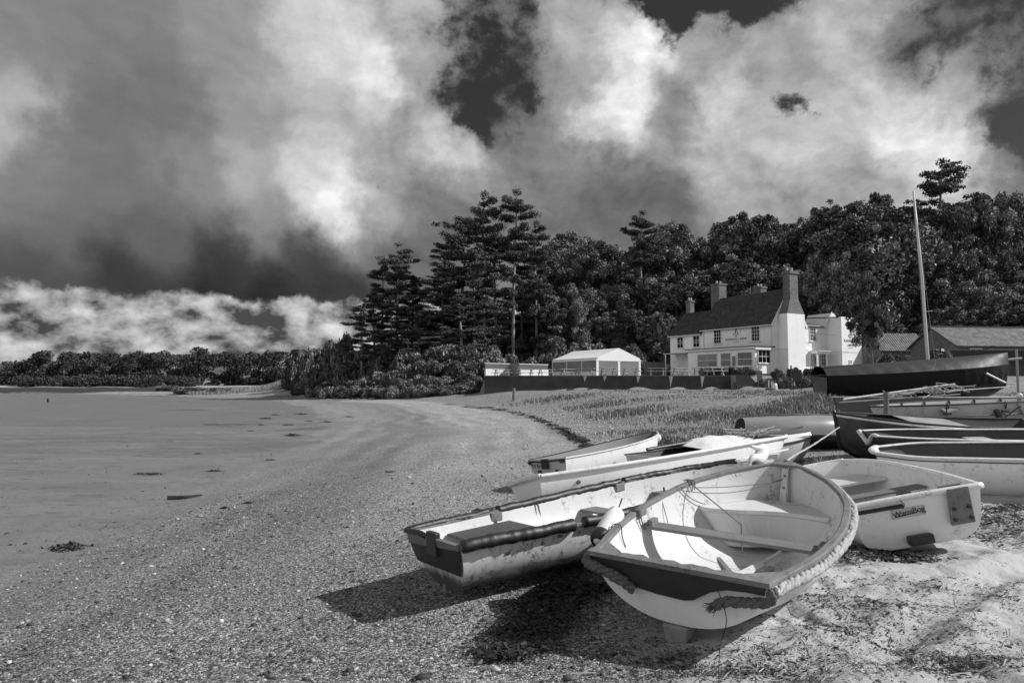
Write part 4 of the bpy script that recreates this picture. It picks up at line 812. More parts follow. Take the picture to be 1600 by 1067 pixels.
# taller clumps at chosen spots
xs = []; ys = []; hs = []
for (px, py, Y0, r, h, c) in ((1285, 706, 11., .45, .42, 500), (1262, 714, 10.2, .3, .3, 260), (1310, 700, 11.5, .3, .35, 260), (1240, 640, 24, 1.6, .75, 2200), (1270, 630, 26, 1.3, .9, 1800), (1200, 645, 24, 2., .5, 1800), (1165, 660, 19, 1.4, .4, 1400), (1300, 640, 19, .8, .7, 1300), (1450, 665, 14.2, .9, .5, 1600), (1520, 665, 14.2, .9, .5, 1600), (1590, 668, 14.2, .8, .45, 1200), (1040, 688, 17, .7, .22, 700), (980, 650, 30, 2.2, .55, 1500), (940, 640, 38, 2.5, .5, 1400), (1090, 655, 25, 2.5, .35, 1800), (870, 630, 48, 3.5, .5, 1500), (1010, 670, 21, 1.5, .25, 900), (1340, 600, 36, 4, .6, 1500)):
    p = at(px, 600, Y0); rr_ = np.abs(R.normal(0, 1, c))*r*.6; a = R.uniform(0, 2*PI, c); xs.append(p[0]+rr_*np.cos(a)); ys.append(Y0+rr_*np.sin(a)); hs.append((.55 if Y0 > 16 else .85)*h*R.uniform(.4, 1.1, c)*np.exp(-(rr_/r)**2*.4))
x = np.concatenate(xs); y = np.concatenate(ys); blades('marsh_grass', x, y, np.concatenate(hs), .007+.0011*y, 'tall tufts of marsh grass growing among the stored boats', lean=.5)
# ================================================================== VEGETATION
fol = {}
def foliage(name, lo, hi):
    m, t, b = newmat(name); v = t.attr('val'); oi = t.new('ShaderNodeObjectInfo').outputs['Random']
    c = t.m('MULTIPLY', t.m('MULTIPLY_ADD', t.m('POWER', v, 2.1), hi-lo, lo), t.m('MULTIPLY_ADD', oi, .5, .75)); t.put(b.inputs['Base Color'], c); b.inputs['Roughness'].default_value = .6; b.inputs['Specular IOR Level'].default_value = .15
    return m
leafm = foliage('broad_leaves', .022, .52); needm = foliage('pine_needles', .03, .24); bushm = foliage('bush_leaves', .04, .42); farm = foliage('far_leaves', .03, .1)
bark = mat('bark', .14, .85, .5, 6, .6, 12, .05, stretch=(2, 2, .4)); barkl = mat('pine_bark', .26, .85, .4, 6, .6, 12, .05, stretch=(2, 2, .4))
def leafcloud(C, Rd, n, size, up=.25, thick=.35, rnd=None, squash=1.):
    """leaf-sized quads on and in a set of lobes C (k,3) radii Rd (k,3); returns V,F,val"""
    r = rnd or R; k = len(C); w = (Rd[:, 0]*Rd[:, 1]+Rd[:, 0]*Rd[:, 2]); idx_ = r.choice(k, n, p=w/w.sum())
    d = r.normal(0, 1, (n, 3)); d[:, 2] += up; d /= np.linalg.norm(d, axis=1)[:, None]; q = 1-thick*r.uniform(0, 1, n)**1.5+r.normal(0, .07, n)
    P = C[idx_]+d*Rd[idx_]*q[:, None]; N = d*1.+r.normal(0, .85, (n, 3)); N /= np.linalg.norm(N, axis=1)[:, None]
    ref = r.normal(0, 1, (n, 3)); U = np.cross(N, ref); U /= np.linalg.norm(U, axis=1)[:, None]; Vv = np.cross(N, U); s = (size*r.lognormal(0, .3, n))[:, None]
    V = np.stack([P-U*s*.9, P-Vv*s*.55+N*s*.1, P+U*s*.9, P+Vv*s*.55+N*s*.1], 1); lobe = r.uniform(.0, 1, k)
    val = np.clip(.55*lobe[idx_]+.45*r.uniform(0, 1, n), 0, 1); return V.reshape(-1, 3), (4*np.arange(n)[:, None]+np.arange(4)[None]), np.repeat(val, 4)
def broad_mesh(seed, n=36000, size=.135, lobes=125):
    """unit-ish crown: radius 5, height 10 from z=2"""
    r = np.random.default_rng(seed); C = []; Rd = []
    main = [(r.uniform(-2.2, 2.2), r.uniform(-2.2, 2.2), r.uniform(4, 10.5), r.uniform(2., 3.1)) for _ in range(7)]
    for k in range(lobes):
        mx, my, mz, mr_ = main[r.integers(0, 7)]; d = r.normal(0, 1, 3); d[2] = d[2]*.9+.2; d /= np.linalg.norm(d); C.append((mx+d[0]*mr_*.85, my+d[1]*mr_*.85, max(2.2, mz+d[2]*mr_*.95))); a = r.uniform(.32, .95); Rd.append((a, a, a*r.uniform(.55, .95)))
    for mx, my, mz, mr_ in main: C.append((mx, my, mz)); Rd.append((mr_*.72, mr_*.72, mr_*.72))
    V, Fq, val = leafcloud(np.array(C), np.array(Rd), n, size, thick=.6, rnd=r); return rawmesh('crown', V, Fq, dict(val=val))
def limbs(seed, H, r0, n=9, spread=2.5, z0=.3, m=None):
    r = np.random.default_rng(seed); mb = MB(); P = np.array([(0, 0, -1.), (0, 0, 0), (r.normal(0, .2), r.normal(0, .2), H*.4), (r.normal(0, .4), r.normal(0, .4), H*.75), (r.normal(0, .4), r.normal(0, .4), H)])
    Cc = curve_pts(P, 16); mb.tube(Cc, np.linspace(r0*1.25, r0*.2, 16), 9)
    for k in range(n):
        f = z0+(.95-z0)*k/n; b0 = Cc[int(f*15)]; a = r.uniform(0, 2*PI); L = spread*(1.15-f)*r.uniform(.7, 1.2)+.6
        mb.tube(curve_pts([b0, b0+np.array([math.cos(a)*L*.5, math.sin(a)*L*.5, L*.25]), b0+np.array([math.cos(a)*L, math.sin(a)*L, L*.55])], 7), np.linspace(r0*.4*(1.1-f), .03, 7), 6)
    return mb
CROWNS = [broad_mesh(100+k) for k in range(6)]
for c in CROWNS: c.materials.append(leafm)
TR = []
for k in range(3):
    o = limbs(200+k, 10, .32, 11, 3.5).build('trunk', bark, None, smooth=True); TR.append(o.data); bpy.data.objects.remove(o)
def pine_mesh(seed, H=20., base=.4, rad=3.8, pads=46, n=9000, size=.12, lean=0):
    r = np.random.default_rng(seed); mb = MB(); P = np.array([(0, 0, -1), (0, 0, 0), (r.normal(0, .25), 0, H*.4), (r.normal(0, .3)+lean*.4, r.normal(0, .3), H*.75), (lean, r.normal(0, .3), H-.3)]); Cc = curve_pts(P, 24)
    mb.tube(Cc, np.linspace(.42, .07, 24), 9); C = []; Rd = []
    for k in range(pads):
        lv = k//5; nl = (pads+4)//5; f = base+(1-base)*((lv+.5*(k % 5 == 4))/nl)**.85; lm = [.7, 1.15, .85, 1.25, .6, 1.05][(lv*7+seed) % 6]; b0 = Cc[min(23, int(f*23))]; prof = math.sin(PI*min(1, (1-f)/(1-base)*.62+.14)); a = r.uniform(0, 2*PI); L = rad*prof*r.uniform(.55, 1.15)*lm
        e = b0+np.array([math.cos(a)*L, math.sin(a)*L, r.uniform(-.15, .35)*L*.5+.2]); mb.tube(curve_pts([b0, (b0+e)/2+[0, 0, .15], e], 6), np.linspace(.09, .02, 6), 5)
        for q in np.linspace(.35, 1.05, 4):
            p = b0*(1-q)+e*q; s = r.uniform(.5, 1.2)*(.6+.5*prof); C.append(p+r.normal(0, .28, 3)*[1, 1, .35]); Rd.append((s, s, s*r.uniform(.26, .4)))
    C.append(Cc[-1]); Rd.append((.9, .9, .4)); V, Fq, val = leafcloud(np.array(C), np.array(Rd), n, size, up=.5, thick=.8, rnd=r)
    o = mb.build('trunk', barkl, None, smooth=True); tm_ = o.data; bpy.data.objects.remove(o); cm = rawmesh('crown', V, Fq, dict(val=val)); cm.materials.append(needm); return tm_, cm
PINES = [pine_mesh(300+k, base=[.42, .3, .5, .2][k], rad=[3.9, 4.4, 3.2, 4.6][k], pads=[46, 56, 38, 60][k], n=[30000, 34000, 26000, 38000][k], lean=[0, .8, -.6, .3][k]) for k in range(4)]
def plant(name, label, cat, loc, meshes, scale, rotz, group=None, names=('trunk', 'crown')):
    o = thing(name, label, cat, loc, (0, 0, rotz), group); o.scale = scale
    for nm, me in zip(names, meshes): c = bpy.data.objects.new(nm, me); COL.objects.link(c); c.parent = o
    return o
def tree(px, ptop, Y, wpx, kind='b', label=None, base=None, group=None, name=None, v=None):
    top = at(px, ptop, Y); g = gzf(top[0], Y) if base is None else at(px, base, Y)[2]; H = top[2]-g; w = wpx/F*Y
    if kind == 'b':
        k = v if v is not None else random.randrange(6); return plant(name or 'broadleaf_tree', label or 'dense dark broadleaf tree in the wood behind the pub', 'tree', (top[0], Y, g), (TR[k % 3], CROWNS[k]), (w/9.6, w/9.6, H/12.6), random.uniform(0, 6.28), group or (None if label else 'broadleaf trees of the wood'))
    k = v if v is not None else random.randrange(4); return plant(name or 'pine_tree', label or 'tall dark pine in the clump on the headland', 'tree', (top[0], Y, g), PINES[k], (w/8., w/8., H/20.), random.uniform(0, 6.28), group or (None if label else 'pines of the headland clump'))
# headland pines
tree(622, 380, 92, 68, 'p', 'slender pine standing apart at the seaward end of the pine clump', v=0)
tree(598, 410, 94, 55, 'p', v=2); tree(585, 455, 92, 60, 'p', v=3); tree(566, 470, 90, 60, 'p', 'low pine leaning out over the beach at the clump edge', v=1); tree(645, 425, 96, 55, 'p', v=1)
tree(610, 470, 90, 70, 'p', v=3)
tree(757, 300, 95, 78, 'p', 'tall flat topped pine, left of the two highest', v=0); tree(802, 297, 94, 76, 'p', 'highest pine of the clump with pale bare lower trunk', v=2)
tree(838, 346, 96, 60, 'p', 'pine with sparse top next to the highest pine', v=0); tree(722, 338, 93, 86, 'p', 'broad tiered pine on the seaward side of the tall pair', v=1); tree(700, 372, 92, 78, 'p', v=3); tree(740, 380, 91, 80, 'p', v=1)
tree(690, 430, 90, 80, 'p', v=3); tree(775, 370, 97, 75, 'p', v=3); tree(655, 470, 89, 70, 'p', v=1); tree(815, 390, 100, 70, 'p', v=1); tree(720, 460, 88, 80, 'p', v=3); tree(640, 500, 88, 60, 'p', v=3)
# wood behind terrace and pub
for (px, py, Y, w) in ((860, 395, 108, 75), (895, 380, 112, 80), (870, 450, 100, 80), (925, 372, 115, 85), (905, 440, 101, 75), (950, 400, 110, 70), (960, 440, 104, 75), (1010, 372, 112, 85), (1040, 350, 114, 95), (1070, 348, 116, 95), (1010, 430, 104, 80), (1060, 420, 105, 90), (1110, 362, 116, 90), (1150, 345, 116, 95), (1190, 342, 118, 90), (1215, 350, 118, 80), (1120, 410, 106, 90), (1170, 400, 106, 95), (1215, 400, 104, 80), (1035, 490, 98, 70), (985, 480, 99, 60), (930, 490, 98, 60), (850, 480, 97, 70), (1230, 450, 100, 80),
    (1260, 380, 112, 80), (1300, 345, 112, 100), (1340, 318, 112, 100), (1370, 330, 112, 100), (1395, 345, 110, 80), (1255, 440, 102, 70), (1425, 340, 108, 90), (1460, 330, 110, 100), (1500, 312, 110, 110), (1540, 330, 108, 100), (1580, 318, 110, 100), (1620, 330, 108, 110), (1470, 380, 98, 100), (1530, 380, 98, 100), (1585, 385, 96, 100), (1440, 430, 92, 90), (1500, 440, 90, 100), (1560, 440, 90, 100), (1610, 440, 90, 100), (1410, 400, 98, 90), (1660, 350, 105, 120), (830, 430, 106, 70), (790, 470, 104, 80), (1480, 480, 84, 80), (1540, 480, 84, 90), (1600, 480, 84, 90), (760, 490, 102, 80)):
    tree(px, py, Y, w*1.3)
for (px, py, Y, w) in ((1290, 318, 112, 110), (1345, 306, 110, 130), (1390, 322, 110, 110), (1545, 300, 106, 120), (1595, 302, 104, 120), (1440, 318, 108, 90), (1180, 330, 116, 110), (1060, 338, 116, 110)): tree(px, py, Y, w)
for k, px in enumerate(range(870, 1680, 38)): tree(px, [372, 360, 384, 366][k % 4] if px < 1240 else [345, 332, 352][k % 3], 124+k % 3*3, 120)
tree(1468, 250, 98, 100, 'p', 'high spreading pine crowning the wood above the mast', v=3, name='pine_tree'); tree(1455, 312, 104, 120); tree(1510, 306, 104, 120); tree(1000, 330, 106, 60, 'p', 'pine with bent top poking out of the wood above the pub', v=2); tree(1293, 312, 108, 60, 'p', 'dark conifer top rising behind the big tree', v=1)
tree(1375, 330, 88, 200, 'b', 'very large spreading tree rising behind the lettered wing of the pub', v=1); tree(1300, 400, 85, 95, 'b', 'tree crown overhanging the middle roof of the pub', v=0); tree(1358, 425, 68.5, 70, 'b', 'low bushy tree in front of the pub end wall', v=3, base=575); tree(1290, 395, 87, 100, 'b', 'leafy tree behind the brick chimney of the pub', v=2)
tree(1035, 480, 92, 45, 'b', 'pale leaved slender tree beside the pub extension', v=4); tree(900, 445, 97, 60, 'b', 'pale leaved tree behind the marquee', v=5)
tree(1740, 400, 66, 170, 'b', 'tree beyond the shed end casting shade on its roof', v=0)
# bushes
def bush_mesh(seed, n=7000, size=.12):
    r = np.random.default_rng(seed); C = []; Rd = []
    for k in range(30):
        a = r.uniform(0, 2*PI); q = math.sqrt(r.uniform(0, 1))*1.6; C.append((q*math.cos(a), q*math.sin(a), r.uniform(.3, 1.)*math.sqrt(max(0, 1-(q/1.9)**2))*1.6)); s = r.uniform(.4, .75); Rd.append((s, s, s*.8))
    V, Fq, val = leafcloud(np.array(C), np.array(Rd), n, size, up=.4, rnd=r); me = rawmesh('foliage', V, Fq, dict(val=val)); me.materials.append(bushm); return me
BUSH = [bush_mesh(400+k) for k in range(5)]
stm = []
for k in range(2):
    mb = MB()
    for j in range(7): a = j*.9+k; mb.tube(curve_pts([(0, 0, -.3), (.2*math.cos(a), .2*math.sin(a), .5), (.9*math.cos(a), .9*math.sin(a), 1.3)], 6), np.linspace(.06, .02, 6), 5)
    o = mb.build('stem', bark, None); stm.append(o.data); bpy.data.objects.remove(o)
def bush(px, ptop, Y, wpx, label=None, k=None, base=None, group=None):
    top = at(px, ptop, Y); g = (gzf(top[0], Y) if base is None else at(px, base, Y)[2])-.1; H = max(.4, top[2]-g); w = wpx/F*Y; k = random.randrange(5) if k is None else k
    return plant('bush', label or 'dense rounded bush on the bank below the pines', 'bush', (top[0], Y, g), (stm[k % 2], BUSH[k]), (w/4., w/4., H/2.1), random.uniform(0, 6.28), group or (None if label else 'bushes on the headland bank'), ('stem', 'foliage'))
for (px, py, Y, w) in ((470, 545, 112, 40), (490, 535, 108, 40), (455, 565, 112, 30), (505, 545, 104, 42), (525, 520, 100, 45), (545, 510, 98, 50), (515, 570, 98, 40), (480, 575, 104, 36), (540, 560, 93, 50), (565, 545, 92, 55), (545, 590, 86, 50), (575, 585, 84, 55), (510, 592, 92, 40),
    (600, 530, 91, 60), (600, 575, 82, 55), (625, 570, 80, 50), (650, 560, 80, 60), (640, 590, 77, 50), (665, 580, 77, 50), (690, 560, 79, 60), (700, 585, 76, 50), (720, 560, 78, 60), (735, 580, 75, 45), (745, 555, 79, 60), (680, 535, 84, 70), (720, 530, 84, 80), (760, 540, 83, 70), (640, 540, 85, 60), (670, 600, 75, 50), (720, 600, 74, 45), (600, 600, 79, 50), (790, 548, 86, 70), (830, 550, 88, 70), (770, 560, 79, 50), (480, 596, 108, 34), (455, 592, 116, 26)):
    bush(px, py, Y, w)
for (px, py, Y, w) in ((740, 604, 68, 40), (715, 600, 69, 44), (690, 603, 69.5, 40), (665, 598, 70, 46), (640, 602, 71, 42), (615, 600, 72, 46), (590, 603, 74, 44), (565, 600, 77, 48), (540, 603, 81, 42), (515, 601, 85, 44), (492, 603, 91, 38), (470, 604, 98, 34), (728, 590, 71, 44), (677, 588, 72, 44), (628, 588, 74, 44)): bush(px, py, Y, w)
bush(565, 600, 84, 60); bush(530, 604, 90, 50); bush(625, 604, 77, 50)
bush(745, 588, 73.5, 34, 'rounded feathery shrub beside the end of the terrace wall', 0)
bush(885, 528, 90, 75, 'broad bush behind the marquee roof', 1); bush(925, 528, 91, 60, 'clipped hedge-like bush behind the marquee ridge', 2); bush(985, 532, 92, 50, 'pale bush between the marquee and the pub', 3); bush(860, 540, 87, 40, 'bush at the fence corner by the marquee', 4)
for (px, py, Y, w, l) in ((1215, 574, 66, 22, 'low shrub under the pub bay window'), (1240, 572, 67, 24, 'flowering shrub below the chimney breast'), (1265, 574, 67.5, 22, 'shrub beside the pub porch'), (1290, 571, 68, 26, 'round shrub below the sash window of the pub'), (1318, 573, 68, 28, 'shrub at the foot of the lettered wing'), (1345, 575, 67, 30, 'dark bush under the low bushy tree'), (1385, 545, 71, 40, 'ivy-like bush in front of the cottage gable'), (1428, 549, 71, 36, 'bush under the cottage eaves'), (1405, 560, 69, 46, 'garden bush before the cottage window'), (1440, 560, 72, 40, 'garden bush at the shed corner')):
    bush(px, py, Y, w, l)
for (px, py, Y, w, l) in ((1192, 588, 63.5, 24, 'rough bush on the bank beside the terrace steps'), (1222, 586, 63, 34, 'scruffy bush on the grassy bank under the pub gable'), (1262, 585, 62.5, 34, 'scruffy bush on the bank right of the notice board'), (1288, 584, 62, 26, 'scruffy bush on the bank behind the yacht stern')): bush(px, py, Y, w, l.replace('right of', 'next to'))
# hedge along the bank top (clipped) and dark hedge by shed
def hedge(name, a, b, h, wd, label, n=9000, seed=5, m=bushm, size=.1):
    r = np.random.default_rng(seed); a = np.array(a, float); b = np.array(b, float); k = 26; C = []; Rd = []
    for i in range(k):
        p = a*(1-i/(k-1))+b*i/(k-1)
        for z in (.3, .72): C.append((p[0]+r.normal(0, .1), p[1]+r.normal(0, .1), p[2]+h*z)); L = np.linalg.norm(b-a)/k; Rd.append((max(L, .3)*.9, wd, h*.36))
    V, Fq, val = leafcloud(np.array(C), np.array(Rd), n, size, rnd=r); return tag(link(name, rawmesh(name, V, Fq, dict(val=val)), m), label, 'hedge')
p = at(1098, 580, 69); q = at(1176, 580, 68); hedge('hedge', (p[0], 69, gzf(p[0], 69)), (q[0], 68, gzf(q[0], 68)), .75, .35, 'low dark planting in front of the glazed veranda', 5000, 8, leafm)
p = at(1300, 583, 62); q = at(1425, 580, 60); hedge('hedge', (p[0], 62, gzf(p[0], 62)-.1), (q[0], 60, gzf(q[0], 60)-.1), at(1300, 573, 62)[2]-gzf(p[0], 62), .8, 'long low hedge on the bank behind the covered yacht')
p = at(1462, 570, 50); q = at(1476, 570, 50); hedge('dark_hedge', (p[0], 50, gzf(p[0], 50)-.1), (q[0], 50, gzf(q[0], 50)-.1), at(1470, 548, 50)[2]-gzf(p[0], 50), .8, 'square dark clipped hedge at the end of the brick wall', 3000)
# weeds between the stored boats
def weeds(px, py, Y, r, h, n, label, seed):
    g = np.random.default_rng(seed); p = at(px, py, Y); z = gzf(p[0], Y); C = np.stack([p[0]+g.normal(0, r, 14), Y+g.normal(0, r*.4, 14), z+g.uniform(.1, 1, 14)*h], 1); Rd = np.stack([g.uniform(.08, .2, 14)]*3, 1)
    V, Fq, val = leafcloud(C, Rd, n, .02, rnd=g); return tag(link('weeds', rawmesh('weeds', V, Fq, dict(val=val)), bushm), label, 'weeds', kind='stuff')
weeds(1460, 660, 14.3, .5, .42, 1500, 'leafy weeds beside the thin stake', 1); weeds(1520, 664, 14.3, .5, .3, 1300, 'leafy weeds in front of the trolley prop', 2); weeds(1300, 628, 19, .35, .5, 800, 'weeds at the stern of the long boats', 3); weeds(1042, 676, 17, .25, .14, 900, 'dark tangled weeds at the beach head', 4)
# far wooded shore as one mass + notable tree tops
r = np.random.default_rng(9); C = []; Rd = []
for k in range(700):
    px = r.uniform(-150, 640); Yf = r.uniform(298, 350); prof = np.interp(px, [-150, 0, 60, 100, 200, 330, 420, 520, 640], [566, 574, 563, 559, 555, 552, 556, 552, 556]); f = r.uniform(0, 1)**(.6 if k % 2 else 2.)
    prof = prof+9*(float(fbm(px*.03, 1., 3, 6))-.5)*2+4*(float(fbm(px*.12, 5., 2, 7))-.5)*2; p = at(px, 606-(606-prof-1+r.normal(0, 2))*f, Yf); s = r.uniform(1.3, 3.8); C.append(p); Rd.append((s*1.2, s, s*.85))
V, Fq, val = leafcloud(np.array(C), np.array(Rd), 150000, .5, rnd=r); fw = link('far_woodland', rawmesh('far_woodland', V, Fq, dict(val=val)), farm); tag(fw, 'dark wooded far shore of the estuary', 'woodland', kind='stuff')
C = []; Rd = []
for k in range(120):
    px = r.uniform(30, 300); p = at(px, 600-r.uniform(-3, 8), r.uniform(286, 294)); C.append(p); s = r.uniform(1.2, 2.4); Rd.append((s*1.6, s, s))
V, Fq, val = leafcloud(np.array(C), np.array(Rd), 22000, .35, rnd=r); tag(link('far_scrub', rawmesh('far_scrub', V, Fq, dict(val=val)), foliage('scrub_leaves', .07, .14)), 'paler scrub along the far waterline', 'undergrowth', kind='stuff')
tree(101, 553, 292, 22, 'p', 'small umbrella topped pine on the far shore skyline', v=2); tree(203, 550, 292, 26, 'p', 'twin crowned pine on the far shore skyline', v=0); tree(465, 548, 180, 40, 'b', 'rounded tree where the far shore meets the headland', v=3)
# pale reeds on the spit, dark boulders bank
C_ = []; n = 40000; x = R.uniform(-62, -34, n); y = R.uniform(118, 150, n); k = (x-np.interp(y, HY, HX) > -8) & (x-np.interp(y, HY, HX) < 25); x, y = x[k], y[k]
reedm, t, b = newmat('pale_reeds'); t.put(b.inputs['Base Color'], t.m('MULTIPLY_ADD', t.attr('val'), .3, .15))
blades('reed_bed', x, y, R.uniform(.2, .8, len(x)), .05, 'pale sunlit reeds on the low spit', reedm, z=np.maximum(gz(x, y), -.1))
bush(300, 603, 125, 60, 'low scrub bush on the spit before the reeds', 3, base=614); bush(340, 604, 122, 50, 'low scrub bush beside the pale reeds', 1, base=614)
bush(268, 600, 150, 40, 'small dark bush at the tip of the spit', 2, base=612)
# ================================================================== BUILDINGS
render_ = mat('white_render', .87, .85, .05, 1.2, .25, 14, .01, dark=.25, dscale=1.5)
brickm, t, b = newmat('brick'); bt = t.new('ShaderNodeTexBrick'); co = t.coord('Object'); sp_ = t.new('ShaderNodeSeparateXYZ'); t.put(sp_.inputs[0], co); cb = t.new('ShaderNodeCombineXYZ'); t.put(cb.inputs[0], t.m('ADD', sp_.outputs[0], sp_.outputs[1])); t.put(cb.inputs[1], sp_.outputs[2]); t.put(bt.inputs['Vector'], cb.outputs[0])
for k_, v_ in (('Scale', 1.), ('Brick Width', .23), ('Row Height', .075), ('Mortar Size', .008)): bt.inputs[k_].default_value = v_
bt.inputs['Color1'].default_value = (.07, .07, .07, 1); bt.inputs['Color2'].default_value = (.17, .17, .17, 1); bt.inputs['Mortar'].default_value = (.26, .26, .26, 1)
rb = t.new('ShaderNodeRGBToBW'); t.put(rb.inputs[0], bt.outputs[0]); t.put(b.inputs['Base Color'], t.m('MULTIPLY', rb.outputs[0], t.m('MULTIPLY_ADD', t.noise(co, 1.3, 5, .7), 1.2, .3))); b.inputs['Roughness'].default_value = .9
def rooftile(name, c, bump=.8):
    m, t, b = newmat(name); co = t.coord('UV'); sp_ = t.new('ShaderNodeSeparateXYZ'); t.put(sp_.inputs[0], co); w = t.m('SINE', t.m('MULTIPLY', sp_.outputs[0], 2*PI/.26)); fr = t.m('FRACT', t.m('MULTIPLY', sp_.outputs[1], 1/.3))
    v = t.vor(t.mapv(co, (4, 3.3, 1)), 1., 'Color'); bw = t.new('ShaderNodeRGBToBW'); t.put(bw.inputs[0], v); n_ = t.noise(co, .9, 6, .7)
    t.put(b.inputs['Base Color'], t.m('MULTIPLY', t.m('MULTIPLY', c, t.m('MULTIPLY_ADD', bw.outputs[0], .9, .5)), t.m('MULTIPLY_ADD', n_, 1.4, .3))); t.put(b.inputs['Normal'], t.bump(t.m('ADD', w, fr), bump, .05)); b.inputs['Roughness'].default_value = .8; return m
roofd = rooftile('dark_pantiles', .055); roofl = rooftile('pale_pantiles', .13, .5)
glass = mat('window_glass', .01, .08, .2, 2, .05, 2, .01, spec=.8); frame = mat('white_window_frame', .75, .5, .05, 4, 0); pot = mat('chimney_pot', .5, .8, .2, 4); blind = mat('window_blind', .3, .8, .1, 2)
def roof_slab(root, name, p00, p10, p11, p01, th, m):
    """slab with UVs in metres: p00-p10 is the eave"""
    P = np.array([p00, p10, p11, p01], float); nn = np.cross(P[1]-P[0], P[3]-P[0]); nn /= np.linalg.norm(nn); nn = nn if nn[2] > 0 else -nn; V = np.vstack([P-nn*th, P]); me = bpy.data.meshes.new(name)
    me.from_pydata(V.tolist(), [], [(4, 5, 6, 7), (3, 2, 1, 0), (0, 1, 5, 4), (1, 2, 6, 5), (2, 3, 7, 6), (3, 0, 4, 7)]); uv = me.uv_layers.new(name='UVMap'); eu = (P[1]-P[0])/np.linalg.norm(P[1]-P[0]); ev = np.cross(nn, eu)
    for l in me.loops:
        p = V[l.vertex_index]-P[0]; uv.data[l.index].uv = (float(p@eu), float(abs(p@ev)))
    return link(name, me, m, root)
def window(root, o, ax, w, h, nx=2, ny=3, nrm=None, name='window', depth=.1, gm=None, proud=.03):
    """o: bottom centre on the wall, ax: horizontal unit vector, nrm: outward normal"""
    o = np.array(o, float); ax = np.array(ax, float); nrm = np.array(nrm, float); up = np.array([0, 0, 1.]); c = o+up*h/2
    R3 = np.stack([ax, nrm, up], 1); mb = MB(); f = .07
    for s in (-1, 1): mb.box(c+ax*s*(w/2-f/2)+nrm*proud, (f, .08, h), R3)
    for s in (-1, 1): mb.box(c+up*s*(h/2-f/2)+nrm*proud, (w-2*f, .078, f), R3)
    mb.box(c+nrm*(proud-.005), (w-2*f, .06, .05), R3)
    for i in range(1, nx): mb.box(c+ax*((i/nx-.5)*(w-2*f))+nrm*(proud-.005), (.035, .05, h-2*f), R3)
    for j in range(1, ny):
        if ny > 1 and abs(j/ny-.5) > .01: mb.box(c+up*((j/ny-.5)*(h-2*f))+nrm*(proud-.008), (w-2*f, .045, .035), R3)
    wf = mb.build(name, frame, root); MB().box(c+nrm*.004, (w-.06, .02, h-.06), R3).build('pane', gm or glass, wf); MB().box(o-up*.04+nrm*.06, (w+.16, .16, .07), R3).build('sill', frame, wf); return wf
H0 = (27.5, 72., gzf(30, 74)); pub = thing('public_house', 'white rendered pub with dark tiled roofs, tall brick chimneys and lettered walls', 'pub', H0, (0, 0, math.radians(30)))
zb = -.6; E1, RG = 5.3, 9.05; WW = 5.3
MB().prism([(0, 0, zb), (WW, 0, zb), (WW, 0, E1), (WW/2, 0, RG-.12), (0, 0, E1)], (0, 9.9, 0)).build('wall', render_, pub)
MB().prism([(.01, 9.9, zb), (WW-.01, 9.9, zb), (WW-.01, 9.9, 4.9), (WW/2, 9.9, 7.7), (.01, 9.9, 4.9)], (0, 5.5, 0)).build('wall', render_, pub)
roof_slab(pub, 'roof', (-.3, -.12, E1-.18), (-.3, 10.0, E1-.18), (WW/2, 10.0, RG+.1), (WW/2, -.12, RG+.1), .12, roofd); roof_slab(pub, 'roof', (WW+.3, 10., E1-.18), (WW+.3, -.12, E1-.18), (WW/2, -.12, RG+.1), (WW/2, 10., RG+.1), .12, roofd)
roof_slab(pub, 'roof', (-.25, 10.02, 4.78), (-.25, 15.6, 4.78), (WW/2, 15.6, 7.85), (WW/2, 10.02, 7.85), .12, roofd); roof_slab(pub, 'roof', (WW+.25, 15.6, 4.78), (WW+.25, 10.02, 4.78), (WW/2, 10.02, 7.85), (WW/2, 15.6, 7.85), .12, roofd)
for sd in (-1, 1): # bargeboards of main gable
    MB().bar((WW/2+sd*(WW/2+.25), -.16, E1-.32), (WW/2, -.16, RG-.08), .05, .28).build('bargeboard', frame, pub)
MB().tube([(-.36, -.1, E1-.2), (-.36, 10, E1-.2)], .06, 8).build('gutter', frame, pub); MB().tube([(-.3, 10.02, 4.74), (-.3, 15.6, 4.74)], .06, 8).build('gutter', frame, pub)
MB().tube([(-.12, .12, .2), (-.12, .12, E1-.3)], .05, 8).build('drainpipe', frame, pub); MB().tube([(-.1, 9.7, 2.8), (-.1, 9.7, E1-.3)], .05, 8).build('drainpipe', frame, pub); MB().tube([(5.55, .25, .2), (5.55, .25, E1-.3)], .05, 8).build('drainpipe', steel, pub)
# middle block
MB().prism([(WW, .35, zb), (9.8, .35, zb), (9.8, .35, E1+.1), (WW, .35, E1+.1)], (0, 8, 0)).build('wall', render_, pub)
roof_slab(pub, 'roof', (WW-.6, .15, E1), (10., .15, E1), (10., 4.2, 6.3), (WW-.6, 4.2, 6.3), .12, roofd); roof_slab(pub, 'roof', (10., 8.5, E1), (WW-.6, 8.5, E1), (WW-.6, 4.2, 6.3), (10., 4.2, 6.3), .12, roofd)
